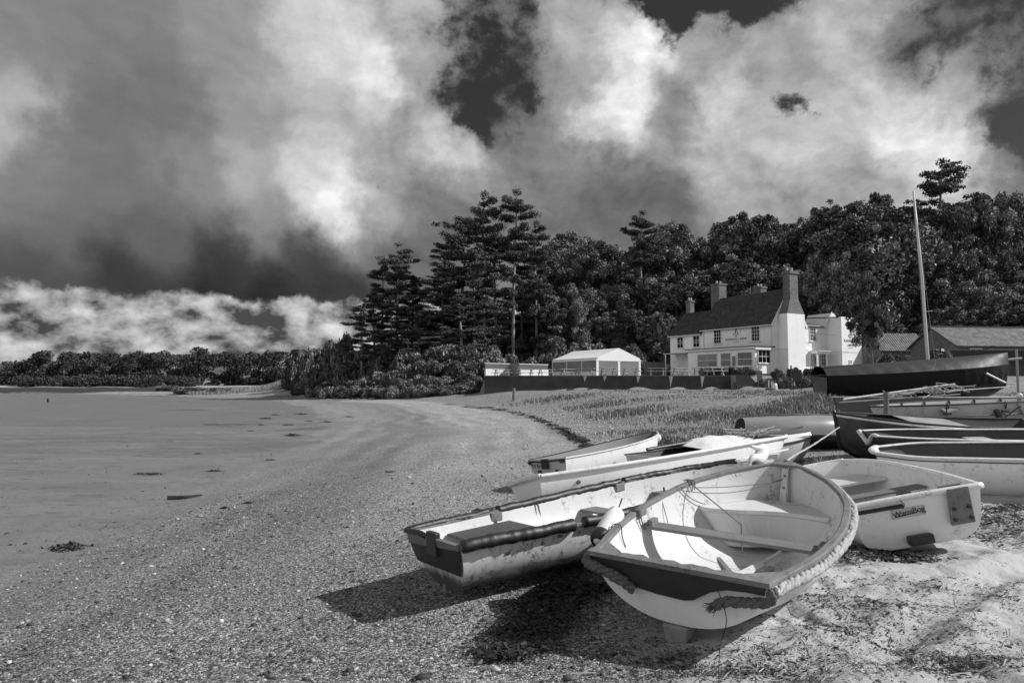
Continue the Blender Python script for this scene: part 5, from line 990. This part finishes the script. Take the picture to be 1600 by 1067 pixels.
# lettered wing
MB().prism([(8.9, .1, 5.2), (11.6, .1, 5.2), (11.4, .1, 6.2), (10.6, .1, 6.9), (10.1, .1, 6.9)], (0, 3, 0)).build('wall', render_, pub); MB().bar((8.8, .02, 5.2), (10.15, .02, 7.0), .06, .16).build('bargeboard', frame, pub)
x0, x1, y0 = 9.7, 13.3, -1.4
MB().prism([(x0, y0, zb), (x1, y0, zb), (x1, y0, 5.3), (x1-.8, y0, 6.35), (x0, y0, 6.35)], (0, 9.5, 0)).build('wall', render_, pub)
roof_slab(pub, 'roof', (x0-.1, y0+.3, 6.37), (x1-.8, y0+.3, 6.37), (x1-1.2, 8.2, 6.9), (x0+.3, 8.2, 6.9), .1, roofd); roof_slab(pub, 'roof', (x1+.12, 8.2, 5.25), (x1+.12, y0-.08, 5.25), (x1-.8, y0-.08, 6.42), (x1-.8, 8.2, 6.42), .1, roofd)
# gable chimney: rendered breast, brick shoulders, brick stack
MB().box((2.35, -.6, (6.3+zb)/2), (2.8, 1.2, 6.3-zb)).build('chimney_breast', render_, pub)
ch = MB(); b0 = [(.95, -1.2, 6.3), (3.75, -1.2, 6.3), (3.75, 0, 6.3), (.95, 0, 6.3)]; b1 = [(1.68, -1.05, 7.9), (2.98, -1.05, 7.9), (2.98, -.15, 7.9), (1.68, -.15, 7.9)]; ch.add(b0+b1, [(0, 1, 2, 3), (4, 5, 6, 7), (0, 1, 5, 4), (1, 2, 6, 5), (2, 3, 7, 6), (3, 0, 4, 7)])
ch.box((2.33, -.6, 9.25), (1.296, .896, 2.72)); ch.box((2.33, -.6, 10.7), (1.5, 1.1, .2)); ch.box((2.33, -.6, 10.86), (1.4, 1.0, .14)); ch = ch.build('chimney', brickm, pub)
for dx in (-.4, .35): MB().lathe([(.14, 0), (.11, .35), (.13, .4)], (2.275+dx, -.575, 10.95), 10).build('chimney_pot', pot, ch)
for (cx, cy, zb_, zt_, w, d) in ((3.0, 10.1, 6.5, 11.0, 1.25, 1.3), (3.1, 15.0, 7, 9.5, .75, .7), (5.6, 6.2, 7., 10.35, 1.0, 1.2)):
    c = MB(); c.box((cx, cy, (zb_+zt_)/2), (w, d, zt_-zb_)); c.box((cx, cy, zt_-.16), (w+.16, d+.16, .18)); c = c.build('chimney', brickm, pub)
    for dx in (-.25, .25): MB().lathe([(.13, 0), (.10, .3), (.12, .34)], (cx+dx*w, cy, zt_), 10).build('chimney_pot', pot, c)
nx_ = (-1, 0, 0); ay = (0, 1, 0); ny_ = (0, -1, 0); ax_ = (1, 0, 0)
for y in (7.57, 2.13): window(pub, (0, y, 3.5), ay, 1.15, 1.65, 3, 4, nx_)
for y in (13.6, 10.9): window(pub, (0, y, 3.25), ay, 1.1, 1.4, 2, 3, nx_)
window(pub, (7.1, .35, 3.65), ax_, 1.1, 1.5, 3, 4, ny_); window(pub, (9.05, .35, .9), ax_, 1.15, 1.7, 3, 4, ny_); window(pub, (11.1, y0, 1.1), ax_, .5, .45, 2, 2, ny_)
# porch and door
dr = MB().box((7.55, .30, 1.0), (.95, .08, 2.05)).build('door', mat('grey_door', .35, .5, .1), pub); MB().box((7.55, .25, 1.5), (.5, .02, .7)).build('pane', glass, dr)
pr = MB(); pr.box((7.55, -.1, 2.35), (2.1, 1.1, .22)); pr.box((7.55, -.15, 2.5), (2.3, 1.25, .1)); pr = pr.build('porch', frame, pub)
for dx in (-.85, .85): MB().box((7.55+dx, -.45, 1.1), (.16, .16, 2.3)).build('porch_post', frame, pr); 
for dx in (-.75, .8): window(pub, (7.55+dx, .35, .5), ax_, .35, 1.6, 1, 2, ny_)
# glazed veranda
MB().prism([(-2.7, 0, zb), (0, 0, zb), (0, 0, 2.7), (-2.7, 0, 2.7)], (0, 9.6, 0)).build('veranda_wall', render_, pub)
MB().box((-1.45, 4.75, 2.78), (3.1, 10.1, .14)).build('veranda_roof', mat('lead_flat_roof', .05, .7), pub); MB().box((-2.98, 4.75, 2.66), (.06, 10., .16)).build('fascia', frame, pub); MB().box((-1.45, -.22, 2.62), (2.9, .08, .34)).build('fascia', frame, pub)
window(pub, (-1.35, 0, 1.05), ax_, 1.9, 1.4, 3, 2, ny_); 
grg = mat('hazy_glass', .16, .15, .3, 1, 0, 2)
window(pub, (-2.7, 6.6, .75), ay, 3.0, 1.5, 2, 1, nx_, gm=grg); window(pub, (-2.7, 3.9, .75), ay, 1.5, 1.5, 1, 1, nx_, gm=grg); window(pub, (-2.7, 1.3, .75), ay, 2.0, 1.5, 1, 1, nx_, gm=grg)
dd = MB().box((-2.74, 2.75, .95), (.06, .75, 2.0)).build('door', frame, pub); MB().box((-2.78, 2.75, 1.15), (.02, .45, 1.4)).build('pane', grg, dd)
MB().box((-.9, 12.2, 2.55), (2.2, 4.6, .12)).build('canopy', mat('canopy_cloth', .45, .7), pub); 
for y in (10.2, 14.2): MB().box((-1.9, y, 1.0), (.1, .1, 3.0)).build('canopy_post', frame, pub)
ink = mat('grey_lettering', .06, .8, .1)
def letter(s, size, p, xdir, nrm, nm='lettering', root=pub):
    me = text_mesh(s, size, .004, 1.08); o = link(nm, me, ink, root); xd = Vector(xdir); n = Vector(nrm); o.matrix_local = Matrix((( xd.x, 0, n.x, p[0]), (xd.y, 0, n.y, p[1]), (0, 1, 0, p[2]), (0, 0, 0, 1))); return o
letter('THE', .17, (-.02, 4.9, 4.18), (0, -1, 0), nx_); letter('RAMSHOLT ARMS', .36, (-.02, 4.9, 3.88), (0, -1, 0), nx_); letter('INN & ROOMS', .12, (-.02, 4.9, 3.58), (0, -1, 0), nx_)
letter('THE', .17, (11.25, y0-.02, 4.04), (1, 0, 0), ny_); letter('RAMSHOLT', .42, (11.25, y0-.02, 3.68), (1, 0, 0), ny_); letter('ARMS', .42, (11.25, y0-.02, 3.2), (1, 0, 0), ny_); letter('INN & ROOMS', .12, (11.25, y0-.02, 2.88), (1, 0, 0), ny_)
def boatlogo(f):
    mb = MB(); th = np.linspace(PI, 2*PI, 14); P = [(.36*math.cos(a), .2*math.sin(a)) for a in th]
    mb.tube([f(x, z) for x, z in P+[(.3, .06), (.12, -.02), (-.05, .02), (-.36, 0)]], .022, 5); mb.tube([f(0, 0), f(.06, .75)], .02, 5); mb.tube([f(.06, .75), f(.12, .4), f(.28, .08)], .018, 5); mb.tube([f(.05, .7), f(-.06, .3), f(-.14, .04)], .014, 5); return mb.build('boat_logo', ink, pub)
boatlogo(lambda x, z: (-.03, 4.9-x, 4.52+z)); boatlogo(lambda x, z: (11.25+x, y0-.03, 4.35+z))
mb = MB(); mb.tube(sagline((6., -.14, 4.6), (12.8, y0-.08, 4.5), .25), .012, 4); mb.tube(sagline((-.1, .1, 2.55), (2.35-1.4, -1.22, 2.5), .0), .012, 4); mb.tube(sagline((3.75, -1.22, 2.5), (12.8, y0-.1, 2.45), .06), .012, 4); mb.build('cable', blackm, pub)
# marquee
MQ = thing('marquee', 'white canvas marquee with clear side windows on the terrace', 'marquee', (9.4, 75, gzf(9.4, 75)), (0, 0, math.radians(30)))
mqm = mat('marquee_canvas', .8, .6, .05, 1, .4, 3, .04); clr = mat('clear_plastic', .22, .2, .3, .8, .2, 2, .02); ez, rz, w_, l_ = 2.1, 3.2, 6., 9.
P = lambda a: a
for sd in (0, 1):
    G = []
    for i in range(25):
        y = l_*i/24; row = []
        for s in np.linspace(0, 1, 8): row.append(((sd*w_)*(1-s)+(w_/2)*s, y, ez+(rz-ez)*s-.05*math.sin(PI*s)-.03*math.sin(PI*s)*math.sin(PI*((y/3) % 1))))
        G.append(row)
    MB().grid(np.array(G)).build('roof_canvas', mqm, MQ, smooth=True)
MB().add([(0, 0, ez-.25), (w_, 0, ez-.25), (w_, 0, ez), (w_/2, 0, rz), (0, 0, ez)], [(0, 1, 2, 3, 4)]).build('gable_panel', mqm, MQ)
mb = MB(); nn = 30
for i in range(nn): mb.add([(w_*i/nn, -.01, ez-.24), (w_*(i+1)/nn, -.01, ez-.24), (w_*(i+1)/nn, -.01, ez-.34), (w_*(i+.5)/nn, -.01, ez-.4), (w_*i/nn, -.01, ez-.34)], [(0, 1, 2, 3, 4)])
for i in range(40): mb.add([(-.01, l_*i/40, ez), (-.01, l_*(i+1)/40, ez), (-.01, l_*(i+1)/40, ez-.3), (-.01, l_*(i+.5)/40, ez-.35), (-.01, l_*i/40, ez-.3)], [(0, 1, 2, 3, 4)])
mb.build('valance', mqm, MQ)
for x in (0, w_/2, w_): MB().box((x, .03, ez/2-.2), (.3, .04, ez+.1)).build('wall_strip', mqm, MQ)
for y in (0.1, 3, 6, 9): MB().box((.03, y, ez/2-.2), (.04, .12, ez+.1)).build('wall_strip', mqm, MQ)
for i in range(2): MB().box((w_*(.25+.5*i), .05, 1.0), (w_/2-.35, .02, 1.7)).build('clear_window', clr, MQ)
for i in range(3): MB().box((.05, 3*i+1.5, 1.15), (.02, 2.8, 1.2)).build('clear_window', clr, MQ); MB().box((.045, 3*i+1.5, .15), (.02, 2.85, .8)).build('canvas_skirt', mqm, MQ)
for sd in (w_, ): MB().box((sd-.03, l_/2, ez/2-.1), (.03, l_, ez)).build('side_wall', mqm, MQ)
# windbreak: low white wall with boarding above
fm = mat('pale_boarding', .34, .8, .25, 5, .3, 20, .01, stretch=(6, 6, .5)); wallw = mat('whitewashed_block', .7, .85, .12, 2, .2, 10, .01, dark=.4, dscale=2)
def windbreak(px0, px1, Y0, Y1, label, ztop):
    a = at(px0, 600, Y0); b = at(px1, 600, Y1); g = gzf(0, 70); o = thing('garden_fence', label, 'fence', (a[0], Y0, g)); d = np.array([b[0]-a[0], Y1-Y0, 0]); h = ztop-g
    MB().bar((0, 0, h*.28), tuple(d+[0, 0, h*.28]), .2, h*.66).build('white_wall', wallw, o)
    L = np.linalg.norm(d); n = int(L/.16); mb = MB()
    for i in range(n): p = d*(i+.5)/n; mb.box((p[0], p[1], h*.8), (.145*abs(d[0]/L)+.02, .145*abs(d[1]/L)+.02, h*.40)) 
    mb.build('boarding', fm, o); mb = MB(); mb.bar((0, 0, h+.03), tuple(d+[0, 0, h+.03]), .2, .06); mb.build('capping', frame, o); return o
windbreak(758, 796, 71, 73.2, 'pale boarded fence on a white wall at the terrace end', at(770, 568, 71)[2])
a_ = at(797, 568, 73.2); tag(MB().bar((a_[0]+.1, 73.2, (a_[2]+gzf(0, 73))/2), (at(811, 0+568, 71)[0], 71, (a_[2]+gzf(0, 73))/2), .12, a_[2]-gzf(0, 73)).build('fence_return', wood, None), 'dark wooden fence return between the two boarded panels', 'fence')
windbreak(811, 856, 71, 74, 'longer pale boarded fence on a white wall next to the marquee', at(830, 569, 71)[2])
p = at(1007, 566, 82); q = at(1040, 570, 84); tag(MB().bar((p[0], 82, p[2]-.9), (q[0], 84, p[2]-.9), .1, 1.9).build('board_fence', wood, None), 'dark board fence between the marquee and the pub', 'fence')
# terrace retaining wall
wl = at(757, 600, 65)[0]; wr = at(1148, 600, 65)[0]; tw = thing('terrace_wall', 'dark brick retaining wall along the pub terrace with pale wedges painted as sunlit faces', 'wall', (wl, 65.2, gzf(5, 64)))
L = wr-wl; zt2 = at(950, 588, 65.2)[2]-gzf(5, 64); MB().box((L/2, 0, zt2/2-.2), (L, .35, zt2+.4)).build('brickwork', mat('dark_wall_brick', .06, .9, .8, 1.2, .5, 14, .03, fine=.4), tw); MB().box((L/2, 0, zt2+.04), (L+.1, .45, .08)).build('coping', mat('wall_coping', .12, .9), tw)
for px, hgt_ in ((913, .55), (944, .5), (996, .65), (1047, 1.1), (1096, 1.15)):
    x = at(px, 600, 65)[0]-wl; mb = MB(); mb.add([(x-.08, -.19, zt2), (x+.22, -.19, zt2), (x+.02, -.19, zt2-hgt_), (x-.02, -.55, zt2-.0), (x+.2, -.55, zt2-.0), (x+.02, -.2, zt2-hgt_)], [(0, 1, 2), (3, 5, 4), (0, 3, 4, 1), (1, 4, 5, 2), (2, 5, 3, 0)]); mb.build('sunlit_wedge', mat('sunlit_face_tone', .6, .9, .1), tw)  # sunlit wall ends put in as pale coloured wedges
for px in (1145, 1186):
    x = at(px, 600, 64.8)[0]; o = MB().box((x, 64.6, 0), (.38, .38, 1.5)).build('gate_pier', mat('pier_render', .2, .9, .2), None); o.location.z = gzf(x, 64)+.6; tag(o, 'pale pier on the %s side of the terrace steps' % ('wall' if px < 1160 else 'bank'), 'pier')
st = thing('garden_steps', 'broad pale steps up from the meadow to the pub terrace', 'steps', (at(1166, 600, 64)[0], 63.6, gzf(22, 63)))
for k in range(7): MB().box((0, k*.4, .08+k*.17), (2.0, .42, .17)).build('step', mat('step_stone', .1, .9, .3), st)
# picnic tables
pt = thing('picnic_table', 'pale picnic table by the marquee front', 'picnic table', (0, 0, 0)); tw_ = mat('bleached_table_wood', .42, .8, .2, 5)
MB().box((0, 0, .74), (1.8, .75, .05)).build('table_top', tw_, pt)
for s in (-1, 1): MB().box((0, s*.72, .45), (1.8, .26, .045)).build('bench_seat', tw_, pt)
for s in (-1, 1):
    mb = MB(); mb.bar((s*.6, -.55, 0), (s*.6, -.2, .72), .06, .09, (1, 0, 0)); mb.bar((s*.6, .55, 0), (s*.6, .2, .72), .06, .09, (1, 0, 0)); mb.bar((s*.6, -.8, .4), (s*.6, .8, .4), .06, .09, (1, 0, 0)); mb.build('leg_frame', tw_, pt)
PT = ((784, 70, 'picnic table in front of the end fence panel'), (821, 70, 'picnic table in front of the longer boarded fence'), (853, 69, 'picnic table between the fence and the marquee'), (888, 67.5, 'picnic table by the marquee side windows'), (915, 67, 'picnic table at the marquee corner'), (951, 67, 'picnic table before the first marquee gable window'), (986, 67, 'picnic table before the second marquee gable window'), (1027, 67, 'bright picnic table alone on the open terrace'), (1064, 67.5, 'picnic table below the pub extension'), (1118, 68, 'dark picnic table below the veranda windows'), (1095, 70, 'picnic table nearest the canopy'), (1150, 69, 'picnic table by the veranda corner'))
for k, (px, Y_, l) in enumerate(PT):
    x = at(px, 600, Y_)[0]; z = gzf(x, Y_+1)
    if k == 0: pt.location = (x, Y_, z); pt.rotation_euler[2] = .3; pt['label'] = l; pt['group'] = 'picnic tables on the terrace'
    else: dup(pt, (x, Y_, z), random.uniform(-.4, .5), l)
# sign, posts, bin, base
sx_ = at(1246, 600, 58)[0]; sg_ = thing('notice_board', 'dark notice board on two posts below the pub bank', 'sign', (sx_, 58, gzf(sx_, 58))); zz_ = at(1246, 578, 58)[2]-gzf(sx_, 58)
MB().box((0, 0, zz_-.5), (.75, .06, .95)).build('board', varn, sg_)
for s in (-.33, .33): MB().box((s, .06, zz_/2-.1), (.07, .07, zz_+.2)).build('post', varn, sg_)
stake(1236, 571, 607, 58, .07, 'tall dark post beside the notice board', varn); stake(1201, 594, 607, 60, .04, 'thin pale post standing in a round base', frame)
x = at(1210, 600, 60)[0]; tag(MB().lathe([(.22, 0), (.25, .1), (.24, .45), (.17, .6)], (x, 60, gzf(x, 60)), 12).build('barrel', frame, None), 'small white tub on the grass by the thin post', 'tub')
x = at(1201, 600, 60)[0]; tag(MB().lathe([(.45, 0), (.45, .14), (.3, .22)], (x, 59.6, gzf(x, 60)), 14).build('round_base', mat('concrete_dark', .12, .9), None), 'round dark weight at the foot of the thin pale post', 'base')
# cottage and long shed, brick wall
cot = thing('cottage', 'low brick cottage with sunlit tiled roof half hidden by bushes', 'cottage', (*at(1378, 600, 76)[:2], gzf(42, 76)))
cz = cot.location[2]; ez_ = at(1400, 546, 76)[2]-cz; rz_ = at(1400, 527, 76)[2]-cz+.6; wd_ = at(1450, 600, 76)[0]-cot.location[0]
MB().prism([(0, 0, -.5), (0, 0, ez_), (0, 2.2, rz_-.2), (0, 4.4, ez_), (0, 4.4, -.5)], (wd_, 0, 0)).build('wall', brickm, cot); roof_slab(cot, 'roof', (-.2, -.3, ez_-.15), (wd_+.2, -.3, ez_-.15), (wd_+.2, 2.2, rz_), (-.2, 2.2, rz_), .1, roofl); roof_slab(cot, 'roof', (wd_+.2, 4.7, ez_-.15), (-.2, 4.7, ez_-.15), (-.2, 2.2, rz_), (wd_+.2, 2.2, rz_), .1, roofl)
window(cot, (wd_*.62, 0, ez_-1.6), ax_, 1., .9, 2, 2, ny_); window(cot, (wd_*.25, 0, ez_-1.6), ax_, 1., .9, 2, 2, ny_)
shd = thing('long_shed', 'long brick shed with pale pantile roof and tree shadow on it', 'shed', (*at(1497, 600, 62)[:2], gzf(42, 62)), (0, 0, .12)); cz = shd.location[2]; ez_ = at(1497, 537, 62)[2]-cz; rz_ = ez_+1.8
MB().prism([(0, 0, -1), (0, 0, ez_), (0, 3., rz_-.2), (0, 6, ez_), (0, 6, -1)], (16, 0, 0)).build('wall', brickm, shd); roof_slab(shd, 'roof', (-.25, -.35, ez_-.2), (16.3, -.35, ez_-.2), (16.3, 3, rz_), (-.25, 3, rz_), .1, roofl); roof_slab(shd, 'roof', (16.3, 6.35, ez_-.2), (-.25, 6.35, ez_-.2), (-.25, 3, rz_), (16.3, 3, rz_), .1, roofl)
MB().bar((-.25, 3, rz_+.02), (16.3, 3, rz_+.02), .25, .12).build('ridge_tile', roofl, shd)
window(shd, (1.9, 0, ez_-1.2), ax_, 1.2, .8, 2, 1, ny_); MB().box((4.7, -.05, ez_-1.3), (3.2, .1, 1.7)).build('door', wood_l, shd); MB().box((7.6, -.6, ez_-.7), (1.5, 1.1, .9)).build('porch', frame, shd)
p = at(1476, 560, 49); ww_ = at(1478, 600, 50); bw = thing('brick_wall', 'dark garden wall behind the covered yacht', 'wall', (ww_[0], 50, gzf(33, 50))); hz = at(1480, 548, 50)[2]-gzf(33, 50)
MB().box((6, 0, hz/2-.3), (12, .3, hz+.6)).build('brickwork', mat('dark_wall_brick2', .04, .9, .5, 5, .5, 14, .03, fine=.4), bw); MB().box((6, 0, hz+.04), (12.1, .4, .08)).build('coping', mat('wall_coping', .12, .9), bw)
# ================================================================== LIGHT, SKY, CAMERA
SUN_EL, SUN_AZ = math.radians(37.5), math.radians(92)       # azimuth measured from +Y towards +X
sd = Vector((math.sin(SUN_AZ)*math.cos(SUN_EL), math.cos(SUN_AZ)*math.cos(SUN_EL), math.sin(SUN_EL)))
sl = bpy.data.lights.new('sun', 'SUN'); sl.energy = 5.0; sl.angle = math.radians(.5); sl.color = (1, 1, 1); so = bpy.data.objects.new('sun', sl); COL.objects.link(so); so.rotation_euler = sd.to_track_quat('Z', 'Y').to_euler()
w = bpy.data.worlds.new('World'); sc.world = w; w.use_nodes = True; t = NT(w.node_tree); bg = w.node_tree.nodes['Background']
sky = t.new('ShaderNodeTexSky', sky_type='NISHITA'); sky.sun_disc = False; sky.sun_elevation = SUN_EL; sky.sun_rotation = SUN_AZ; sky.air_density = 1.; sky.dust_density = .5
bw_ = t.new('ShaderNodeRGBToBW'); t.put(bw_.inputs[0], sky.outputs[0])
D0 = t.v('NORMALIZE', t.coord('Generated'))
def dirv(px, py):
    a = (px-800)/F; u = (533.5-py)/F; v = np.array([a, math.cos(TH)-u*math.sin(TH), math.sin(TH)+u*math.cos(TH)]); return v/np.linalg.norm(v)
# (px, py, sRGB brightness, cloud cover 0..1) : clouds measured by direction
SK = [(30, 40, 120, 1), (200, 60, 112, 1), (350, 40, 130, 1), (500, 50, 185, 1), (590, 120, 205, 1), (640, 30, 175, 1), (120, 190, 100, 1), (260, 190, 105, 1), (400, 180, 135, 1), (520, 190, 160, 1), (640, 200, 135, 1), (10, 190, 160, 1),
 (60, 290, 112, 1), (180, 300, 105, 1), (290, 280, 125, 1), (400, 270, 155, 1), (500, 270, 190, 1), (525, 318, 235, 1), (470, 300, 190, 1), (585, 330, 150, 1), (600, 270, 135, 1), (690, 215, 200, 1), (670, 300, 110, 1), (420, 340, 120, 1), (100, 380, 100, 1), (250, 380, 90, 1), (350, 410, 50, 1), (480, 410, 55, 1), (200, 430, 50, 1), (60, 430, 70, 1), (420, 455, 34, 1), (330, 450, 36, 1), (520, 455, 48, 1), (600, 390, 85, 1), (690, 380, 95, 1),
 (60, 480, 70, 1), (250, 490, 50, 1), (430, 490, 42, 1), (530, 490, 55, 1),
 (728, 158, 40, .12), (705, 150, 60, .38), (765, 110, 70, .40), (700, 50, 110, .5), (820, 85, 75, .42), (790, 25, 100, .52), (740, 60, 90, .46), (800, 165, 100, .6), (655, 100, 150, .85), (870, 60, 165, 1), (900, 140, 130, 1), (850, 240, 110, 1), (960, 190, 215, 1), (1010, 90, 225, 1), (930, 300, 95, 1), (1050, 38, 30, .05), (1150, 8, 30, .1), (1110, 75, 150, .95), (1230, -10, 80, .4),
 (1060, 180, 115, 1), (1010, 330, 95, 1), (1150, 150, 185, 1), (1140, 240, 165, 1), (1220, 90, 140, 1), (1229, 175, 160, 1), (1260, 220, 175, 1), (1310, 40, 170, 1), (1340, 150, 180, 1), (1430, 200, 225, 1), (1500, 240, 205, 1), (1390, 75, 90, .5), (1220, 320, 140, 1), (1380, 280, 150, 1), (1580, 280, 105, 1), (1480, 50, 80, .42), (1560, 60, 90, .42), (1560, 130, 80, .42), (1590, 190, 45, .15), (1500, 130, 150, .75), (800, 380, 105, 1), (1600, -60, 80, .5), (800, -120, 120, 1), (300, -120, 120, 1), (1300, -150, 150, .8)]
warp = t.v('SUBTRACT', t.noise(D0, 5.5, 6, .6, color=True), (.5, .5, .5)); warp2 = t.v('SUBTRACT', t.noise(D0, 22, 6, .62, color=True), (.5, .5, .5))
sz = t.new('ShaderNodeSeparateXYZ'); t.put(sz.inputs[0], D0); lo_ = t.mr(sz.outputs[2], .0, .28, .35, 1.)
Dw = t.v('ADD', D0, t.v('SCALE', t.v('ADD', t.v('SCALE', warp, .12), t.v('SCALE', warp2, .05)), lo_))
def spot(px, py, r, dd=Dw): return t.m('SUBTRACT', 1., t.mr(t.v('DISTANCE', dd, tuple(dirv(px, py))), r*.2, r))
sw = sv = scv = None
for (px, py, v, c) in SK:
    d = dirv(px, py); dist = t.v('DISTANCE', Dw, tuple(d)); ww = t.m('POWER', t.m('MULTIPLY_ADD', dist, dist, .0016), -2.6)
    lin = ((v/255+.055)/1.055)**2.4 if v > 10 else v/255/12.92
    sw = ww if sw is None else t.m('ADD', sw, ww); sv = t.m('MULTIPLY', ww, lin) if sv is None else t.m('MULTIPLY_ADD', ww, lin, sv); scv = t.m('MULTIPLY', ww, c) if scv is None else t.m('MULTIPLY_ADD', ww, c, scv)
for (d, lin, c) in (((-.9, -.3, .25), .75, 1), ((.9, -.4, .25), .5, 1), ((0, -1, .16), .55, 1), ((-.6, -.8, .15), .55, 1), ((.6, -.8, .15), .42, 1), ((0, -.3, .95), .05, .3), ((0, -.7, .7), .07, .4), ((0, 0, -1), .1, 1)):  # unseen sky behind camera: bright low clouds added to fill shaded hulls
    dist = t.v('DISTANCE', D0, tuple(d)); ww = t.m('POWER', t.m('MULTIPLY_ADD', dist, dist, .0016), -2.6); sw = t.m('ADD', sw, ww); sv = t.m('MULTIPLY_ADD', ww, lin, sv); scv = t.m('MULTIPLY_ADD', ww, c, scv)
bri = t.m('DIVIDE', sv, sw); cov = t.m('DIVIDE', scv, sw)
Dn = t.v('MULTIPLY', D0, (1, 1, 1.5)); cn = t.noise(t.v('ADD', Dn, t.v('SCALE', warp, .1)), t.mr(sz.outputs[2], .02, .2, 16, 9), 9, .62); cn2 = t.noise(D0, 34, 6, .65); dpl = t.m('MULTIPLY', t.m('SUBTRACT', cn, .5), 1.1); dpl = t.m('ADD', dpl, t.m('MULTIPLY', t.m('SUBTRACT', cn2, .5), .35))
off = tuple(np.array([.75, 0, .65])*.02)
r1_ = t.noise(t.v('ADD', Dn, t.v('SCALE', warp, .1)), 7, 9, .6); r2_ = t.noise(t.v('ADD', t.v('ADD', Dn, off), t.v('SCALE', warp, .1)), 7, 9, .6); soft_ = t.mr(sz.outputs[0], -.42, -.08, .4, 1.); rel_ = t.m('MULTIPLY', t.m('MULTIPLY', t.m('SUBTRACT', r1_, r2_), 1.9), soft_)
bri = t.m('MULTIPLY', t.m('MULTIPLY', bri, 1.3), t.m('MAXIMUM', t.m('ADD', 1., t.m('ADD', t.m('MULTIPLY', t.m('MULTIPLY', dpl, .55), soft_), rel_)), .25))
# far bank of low cumulus under the dark cloud base
Dl = t.v('MULTIPLY', D0, (1, 1, 1.5)); q1 = t.noise(Dl, 12, 9, .55); q2 = t.noise(t.v('ADD', Dl, tuple(np.array([.5, 0, .9])*.022)), 12, 9, .55)
lowb = t.m('ADD', t.mr(q1, .3, .62, .2, .48), t.m('MULTIPLY', t.m('SUBTRACT', q1, q2), 1.9)); lowb = t.m('MAXIMUM', lowb, .07)
edge_ = t.m('ADD', sz.outputs[2], t.m('MULTIPLY', t.m('SUBTRACT', t.noise(D0, 16, 7, .6), .5), .065)); S_ = t.m('SUBTRACT', 1., t.mr(edge_, .113, .124))
haze_ = t.mr(sz.outputs[2], 0, .05, .6, 1.); bri = t.mix(S_, bri, t.m('MULTIPLY', lowb, haze_))
wisp = t.m('ADD', cov, t.m('ADD', t.m('MULTIPLY', t.m('SUBTRACT', cn, .5), 1.0), t.m('MULTIPLY', t.m('SUBTRACT', cn2, .5), .85))); wisp = t.m('SUBTRACT', wisp, t.m('MULTIPLY', t.m('ADD', spot(1229, 175, .045), spot(602, 292, .022)), .5)); mask = t.m('MAXIMUM', t.mr(wisp, .36, .68), S_)
clear = t.m('MULTIPLY', bw_.outputs[0], .018)       # red-filter look: blue sky goes nearly black
fin = t.m('ADD', t.m('MULTIPLY', t.m('MULTIPLY', bri, 10.), mask), t.m('MULTIPLY', clear, t.m('MULTIPLY', 10., t.m('SUBTRACT', 1., mask))))
cc = t.new('ShaderNodeCombineColor'); [t.put(cc.inputs[i], fin) for i in range(3)]; t.put(bg.inputs['Color'], cc.outputs[0]); bg.inputs['Strength'].default_value = .1
w.cycles.sampling_method = 'MANUAL'; w.cycles.sample_map_resolution = 512
cam = bpy.data.cameras.new('camera'); cam.sensor_width = 36; cam.lens = 36*F/1600; cam.clip_end = 8000; cam.clip_start = .05; co_ = bpy.data.objects.new('camera', cam); COL.objects.link(co_); co_.location = (0, 0, CZ); co_.rotation_euler = (PI/2+TH, 0, 0); sc.camera = co_
sc.render.engine = 'CYCLES'; sc.view_settings.view_transform = 'Standard'; sc.view_settings.look = 'None'; sc.view_settings.exposure = 0; sc.view_settings.gamma = 1
sc.cycles.max_bounces = 5; sc.cycles.diffuse_bounces = 3; sc.cycles.glossy_bounces = 3; sc.cycles.use_denoising = True; sc.cycles.caustics_reflective = False
